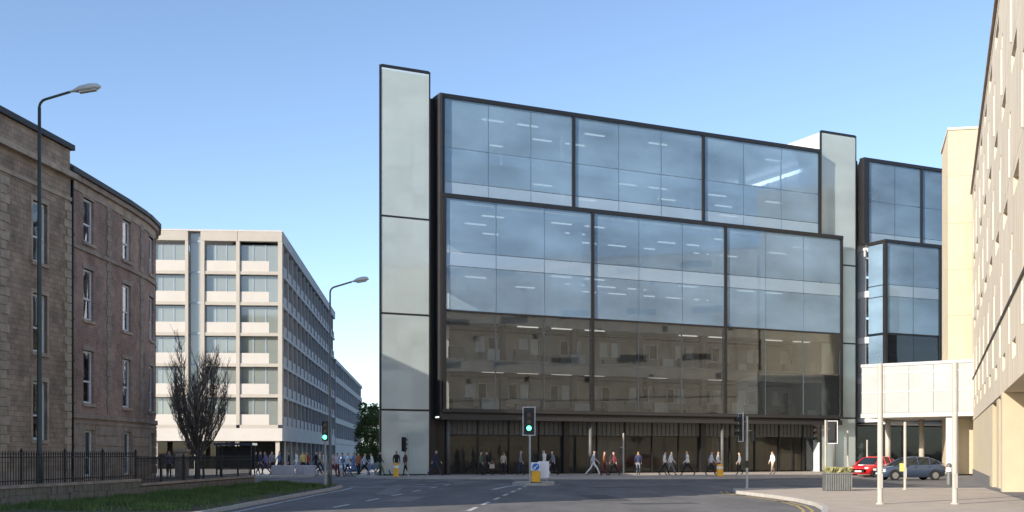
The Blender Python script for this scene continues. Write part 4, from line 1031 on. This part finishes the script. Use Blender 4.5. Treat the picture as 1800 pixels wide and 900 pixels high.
# ------------------------------------------------------------------ cars
def make_car(name, label, loc, yaw, paint, wag=False, deco=()):
    t = thing(name, label, 'car', loc, yaw, None)
    # stations front (-x) to rear: x, half width, bottom, shoulder height
    stn = [(-2.08,.62,.34,.58),(-2.0,.76,.24,.70),(-1.75,.84,.2,.80),(-1.2,.87,.19,.90),(-.6,.88,.19,.96),(.3,.88,.19,.98),(1.2,.88,.19,1.0),(1.75,.85,.22,1.0),(2.0,.78,.28,.95),(2.08,.68,.38,.82)]
    b = MB(); vs = []; k = 8
    for x, hw, z0, z1 in stn:
        zm = z0+(z1-z0)*.55
        vs += [(x,-hw*.92,z0),(x,-hw,zm),(x,-hw*.97,z1-.06),(x,-hw*.86,z1),(x,hw*.86,z1),(x,hw*.97,z1-.06),(x,hw,zm),(x,hw*.92,z0)]
    n = len(stn); b.add(vs, [(i*k+j, i*k+(j+1)%k, (i+1)*k+(j+1)%k, (i+1)*k+j) for i in range(n-1) for j in range(k)]+[tuple(range(k)), tuple(range((n-1)*k, n*k))])
    body = b.build('body', paint, t, smooth=True)
    gh = [(-1.15,.74,.9,.92),(-.35,.72,.93,1.40),(.2,.70,.95,1.47),(1.0,.70,.97,1.44),(1.55,.70,.98,1.25),(1.95,.72,.95,1.0)]
    if wag: gh[-2] = (1.7,.70,.98,1.34); gh[-1] = (2.03,.72,.95,1.0)
    g = MB(); vs = []
    for x, hw, z0, z1 in gh: vs += [(x,-hw*1.08,z0),(x,-hw*.82,z1),(x,hw*.82,z1),(x,hw*1.08,z0)]
    n = len(gh); g.add(vs, [(i*4+j, i*4+j+1, (i+1)*4+j+1, (i+1)*4+j) for i in range(n-1) for j in (0,1,2)]+[(0,1,2,3),tuple(range((n-1)*4,n*4))])
    g.build('windows', 'car_glass', t)
    r = MB(); vs = []
    for x, hw, z0, z1 in gh[1:-1]: vs += [(x,-hw*.86,z1-.02),(x,-hw*.7,z1+.03),(x,hw*.7,z1+.03),(x,hw*.86,z1-.02)]
    n = len(gh)-2; r.add(vs, [(i*4+j, i*4+j+1, (i+1)*4+j+1, (i+1)*4+j) for i in range(n-1) for j in (0,1,2)]+[(0,1,2,3),tuple(range((n-1)*4,n*4))]+[((i+1)*4, (i+1)*4+3, i*4+3, i*4) for i in range(n-1)])
    r.build('roof', paint, t)
    for s in (-1, 1):
        for (xa, za, xb, zb) in ((-1.12,.93,-.36,1.40),(.25,.95,.22,1.46),(1.0,.97,1.02,1.44),(1.9,1.0,1.55,1.25)):
            p = MB(); p.tube([(xa, s*.805, za), (xb, s*.60, zb)], .035, 6); p.build('pillar', paint, t)
        for x in (-1.32, 1.32):
            w_ = MB(); w_.tube([(0,-.1,0),(0,.1,0)], .31, 20); wh = w_.build('wheel', 'tyre', t, (x, s*.80, .31))
            q = MB(); q.tube([(0, s*.101,0),(0, s*.115,0)], .2, 16); q.build('rim', 'rim', wh)
            a = MB(); seg = 12; vs = []
            for i in range(seg+1):
                th = math.pi*i/seg; vs += [(math.cos(th)*.34, 0, math.sin(th)*.34), (math.cos(th)*.39, 0, math.sin(th)*.39)]
            a.add(vs, [(2*i,2*i+1,2*i+3,2*i+2) for i in range(seg)]); a.build('arch', 'tyre', t, (x, s*.892, .31))
        h = MB(); h.box(-2.07,-1.86, s*.62-.14, s*.62+.14, .60,.73); bevelled(h.build('headlight', 'head_light', t), .03)
        h = MB(); h.box(1.98,2.085, s*.62-.12, s*.62+.12, .7,.88); bevelled(h.build('tail_light', 'tail_light', t), .03)
        m_ = MB(); m_.box(-.78,-.6, s*.95-.08, s*.95+.08, .95,1.07); bevelled(m_.build('mirror', paint, t), .03)
        for xh in (-.05, .85): box('door_handle', 'signal_black', t, xh, xh+.18, s*.878-.012, s*.878+.012, .84,.87)
    box('grille', 'signal_black', t, -2.1,-2.04,-.45,.45,.36,.52); box('number_plate', 'plate', t, -2.115,-2.101,-.26,.26,.38,.48); box('number_plate', 'plate', t, 2.07,2.1,-.26,.26,.5,.61)
    for (a, m2) in deco: bevelled(box('colour_patch', m2, t, *a), .02)  # flat colour patches on the bodywork
    return t
make_car('parked_car', 'dark blue car seen from the side under the footbridge', (25.3, 73.2, 0.0), R(6), 'car_slate')
make_car('parked_car', 'red car with white and orange patches left of the blue car', (26.2, 83.2, 0.0), R(42), 'car_red', True, [((-1.0,-.2,-.905,-.86,.5,.86),'car_orange'), ((.0,.45,-.905,-.86,.42,.9),'car_white'), ((-1.95,-1.3,-.3,.1,.83,.9),'car_white')])
make_car('parked_car', 'dull blue car among the walkers in the left street', (-13.6, 96.0, 0.0), R(-82), 'car_blue')

# ------------------------------------------------------------------ people
PC = {}
def cloth(name, col, rough=0.85):
    if name not in M: mat(name, col, rough, 0.12, 6)
    return name
cloth('skin', (0.50, 0.33, 0.25), 0.6)
cols = dict(white=(0.75,0.74,0.72), black=(0.02,0.02,0.025), navy=(0.03,0.04,0.09), grey=(0.22,0.23,0.26), pale=(0.55,0.56,0.62), red=(0.40,0.05,0.04), rust=(0.42,0.14,0.06), purple=(0.20,0.17,0.33), yellow=(0.65,0.55,0.2), blue=(0.14,0.22,0.42), pink=(0.62,0.40,0.38), beige=(0.5,0.42,0.32), green=(0.10,0.17,0.12), maroon=(0.16,0.03,0.04), hair_dark=(0.025,0.018,0.014), hair_brown=(0.09,0.055,0.03), hair_fair=(0.32,0.23,0.12), shoe=(0.03,0.028,0.03))
for k, c in cols.items(): cloth('cloth_'+k, c)
def person_mesh(stride, arm, lean=0.0):
    """one skinned body facing -y; stride swings the legs, arm the arms"""
    bm = bmesh.new(); lay = bm.verts.layers.skin.verify()
    def V(p, r, root=False, ry=None):
        v = bm.verts.new(p); v[lay].radius = (r, ry or r); v[lay].use_root = root; return v
    def E(*vs):
        for a, b in zip(vs, vs[1:]): bm.edges.new((a, b))
    y = lambda z: -lean*(z-0.9)
    pel = V((0, y(.95), .95), .135, True, .10); sp = V((0, y(1.15), 1.15), .125, False, .095); ch = V((0, y(1.36), 1.36), .155, False, .11)
    nk = V((0, y(1.5), 1.50), .058); hb = V((0, y(1.58)-.015, 1.58), .078, False, .085); ht = V((0, y(1.70)-.01, 1.69), .082, False, .095); top = V((0, y(1.76), 1.755), .05)
    E(pel, sp, ch, nk, hb, ht, top)
    nose = V((0, y(1.62)-.115, 1.625), .016); E(hb, nose)
    wr = []
    for s in (-1, 1):
        f = s*stride
        hip = V((s*.085, 0, .88), .095); kn = V((s*.09, -f*.34-abs(f)*.06, .50+abs(f)*.02), .062)
        an = V((s*.09, -f*.62+(.10 if f < 0 else 0), .09+(.06 if f < 0 else 0)), .042); toe = V((s*.10, -f*.62-.14+(.08 if f < 0 else 0), .04+(.0 if f < 0 else 0)), .038)
        E(pel, hip, kn, an, toe)
        shd = V((s*.185, y(1.42), 1.42), .062); el = V((s*.235, y(1.15)+f*arm*.22+.02, 1.14), .045); w_ = V((s*.23, y(.92)+f*arm*.40-.09, .92+abs(arm)*.03), .03); pm = V((s*.225, y(.85)+f*arm*.46-.11, .85+abs(arm)*.03), .032)
        E(ch, shd, el, w_, pm); wr.append(pm.co.copy())
        for q in range(4):
            k1 = V(pm.co+Vector((-.006*s, -.028+q*.019, -.055+abs(q-1.4)*.006)), .009); k2 = V(k1.co+Vector((-.012*s, .004, -.038+abs(q-1.4)*.005)), .008); E(pm, k1, k2)
        th = V(pm.co+Vector((-.01*s, -.045, -.02)), .010); E(w_, th)
    me = bpy.data.meshes.new('person_skeleton'); bm.to_mesh(me); bm.free()
    o = bpy.data.objects.new('person_skeleton', me); COL.objects.link(o)
    sk = o.modifiers.new('skin', 'SKIN'); sk.use_smooth_shade = True
    sb = o.modifiers.new('sub', 'SUBSURF'); sb.levels = 1; sb.render_levels = 1
    dg = bpy.context.evaluated_depsgraph_get(); dg.update()
    out = bpy.data.meshes.new_from_object(o.evaluated_get(dg))
    bpy.data.objects.remove(o); bpy.data.meshes.remove(me)
    for m in ('cloth_white', 'cloth_black', 'skin', 'cloth_hair_dark', 'cloth_shoe'): out.materials.append(M[m])
    for p in out.polygons:
        c = p.center; i = 0
        near = min((c-w_).length for w_ in wr)
        if c.z > 1.50: i = 2
        if c.z > 1.50 and (c.z > 1.69 or c.y > y(c.z)+.03): i = 3
        if c.z < .93: i = 1
        if c.z < .10: i = 4
        if near < .10 and abs(c.x) > .16: i = 2
        p.material_index = i; p.use_smooth = True
    return out
POSES = [person_mesh(0.0, 0.0), person_mesh(0.55, 0.9, .05), person_mesh(-0.5, 0.9, .04), person_mesh(0.3, 0.5, .02), person_mesh(-0.7, 1.0, .07)]
def bag_mesh():
    b = MB(); b.box(-.06,.06,-.17,.17,-.2,.1); b.tube([(0,-.12,.1),(0,-.06,.3),(0,.06,.3),(0,.12,.1)], .012, 5); return b.mesh('bag', 'cloth_beige')
BAG = bag_mesh()
def person(px, Y, pose, yaw, top, trou, hair, label, h=1.0, z0=0.12, bag=None):
    x = (px-900)/F*Y
    o = link('person', POSES[pose], None, (x, Y, z0), R(yaw)); o.scale = (h*0.98, h*0.98, h)
    for i, m in enumerate((top, trou, None, hair, None)):
        if m:
            o.material_slots[i].link = 'OBJECT'; o.material_slots[i].material = M['cloth_'+m]
    tag(o, label, 'person', 'people walking at the junction')
    if bag:
        s = link('handbag', BAG, None, (x+bag*0.32, Y-0.02, z0+0.72), R(yaw)); tag(s, 'beige handbag carried by the person in black before the second shop bay' if bag > 0 else 'beige handbag carried by the person in a grey top right of the island', 'handbag')
    return o
H0, H1, H2 = 'hair_dark', 'hair_brown', 'hair_fair'
# left street
person(297, 72.8, 0, 0, 'purple', 'black', H2, 'person in a purple top between the tenement and the gate pier', z0=0.1)
person(448, 83.0, 1, 90, 'black', 'navy', H0, 'person in black walking just right of the bus shelter')
person(457, 84.5, 3, 80, 'navy', 'black', H1, 'person in navy second to the right of the bus shelter')
person(467, 83.4, 2, -90, 'purple', 'navy', H0, 'person in a purple top third to the right of the bus shelter')
person(508, 87, 3, -80, 'black', 'black', H0, 'person in black behind the long pale block')
person(522, 86, 1, -90, 'white', 'pale', H1, 'person in white behind the short middle block')
person(533, 86.5, 0, 10, 'yellow', 'black', H0, 'person in a yellow top between the two short blocks')
person(555, 86.2, 4, 90, 'black', 'black', H1, 'person in black behind the green traffic light')
person(562, 87.5, 1, 90, 'beige', 'navy', H2, 'person in beige close behind the green traffic light')
person(585, 83, 2, 90, 'pink', 'maroon', H1, 'person in pink just right of the lamp post', z0=0.0)
person(593, 84.5, 0, 0, 'pale', 'maroon', H0, 'person in pale grey second right of the lamp post', z0=0.0)
person(602, 83.5, 3, -90, 'blue', 'navy', H0, 'person in blue third right of the lamp post', z0=0.0)
person(621, 85, 1, 90, 'blue', 'blue', H0, 'person all in blue before the dull blue car', z0=0.0)
person(640, 82, 4, 90, 'pale', 'black', H1, 'person in pale top mid-stride left of the white shirt', z0=0.0)
person(654, 81.5, 1, -90, 'white', 'blue', H0, 'person in a bright white shirt and blue trousers', z0=0.0)
person(668, 81.5, 2, 90, 'black', 'green', H0, 'person in black at the left edge of the stair tower', z0=0.12)
person(676, 82.3, 4, 90, 'green', 'black', H0, 'person in dark green overlapping the stair tower', z0=0.12)
# before the glass building
person(697, 79.2, 0, 20, 'black', 'black', H0, 'person in black beside the squat yellow bollard')
person(713, 79.8, 3, -70, 'maroon', 'black', H1, 'person in maroon behind the turned away traffic light')
person(765, 81.0, 4, 90, 'navy', 'navy', H1, 'person in navy striding past the dark recess', h=1.05)
person(845, 81.5, 3, 80, 'green', 'black', H0, 'person in green left of the one with a white bag')
person(857, 81.2, 1, -90, 'black', 'black', H0, 'person in black before the second shop bay', bag=1)
person(915, 82.0, 3, 90, 'grey', 'navy', H1, 'person in grey left of the island traffic light', h=1.04)
person(957, 81.2, 2, -60, 'white', 'white', H0, 'person all in white right of the island traffic light', h=1.06)
person(972, 81.8, 1, -90, 'grey', 'black', H0, 'person in grey top and black trousers beside the one all in white', h=1.04, bag=-1)
person(1043, 81.2, 4, 90, 'pale', 'white', H0, 'person in white trousers by the second column', h=1.03)
person(1062, 82.2, 3, 90, 'rust', 'maroon', H1, 'person in rust orange left of the slim signal post')
person(1080, 81.8, 1, -90, 'maroon', 'black', H0, 'person in maroon close to the slim signal post')
person(1168, 82.0, 2, 90, 'white', 'black', H0, 'left person of a pair in white tops')
person(1179, 82.6, 1, 90, 'white', 'grey', H0, 'right person of a pair in white tops')
person(1209, 82.2, 4, -80, 'white', 'black', H2, 'person in a white top walking alone past the third bay')
person(1250, 82.0, 1, 90, 'pale', 'black', H1, 'person in pale grey left of the yellow bollard')
person(1262, 83.0, 3, 90, 'white', 'red', H1, 'person in white behind the yellow bollard')
person(1358, 85.0, 3, -70, 'white', 'beige', H1, 'person in white standing alone before the right shop bays')

person(478, 86.5, 0, 40, 'grey', 'black', H1, 'person in grey standing left of the long pale block')
person(490, 87.5, 4, 90, 'blue', 'black', H0, 'person in blue behind the left end of the long pale block')
person(541, 88.0, 2, -90, 'red', 'navy', H0, 'person in a red top behind the short block nearest the street')
person(571, 88.5, 3, 60, 'pale', 'grey', H2, 'fair-haired person in pale grey behind the slender street lamp')
person(611, 87.0, 2, 90, 'white', 'navy', H2, 'fair-haired person in white beside the dull blue car', z0=0.0)
person(630, 88.5, 0, 10, 'rust', 'black', H1, 'person in rust orange standing right of the dull blue car', z0=0.0)
person(885, 83.2, 0, 150, 'beige', 'black', H1, 'person in beige facing the shop glass left of the island', h=0.96)
person(1122, 83.6, 0, 170, 'navy', 'grey', H2, 'person in navy facing the shop glass right of the slim signal post', h=0.98)
person(1300, 84.4, 3, -90, 'grey', 'black', H0, 'person in grey behind the side-on traffic light', h=0.97)
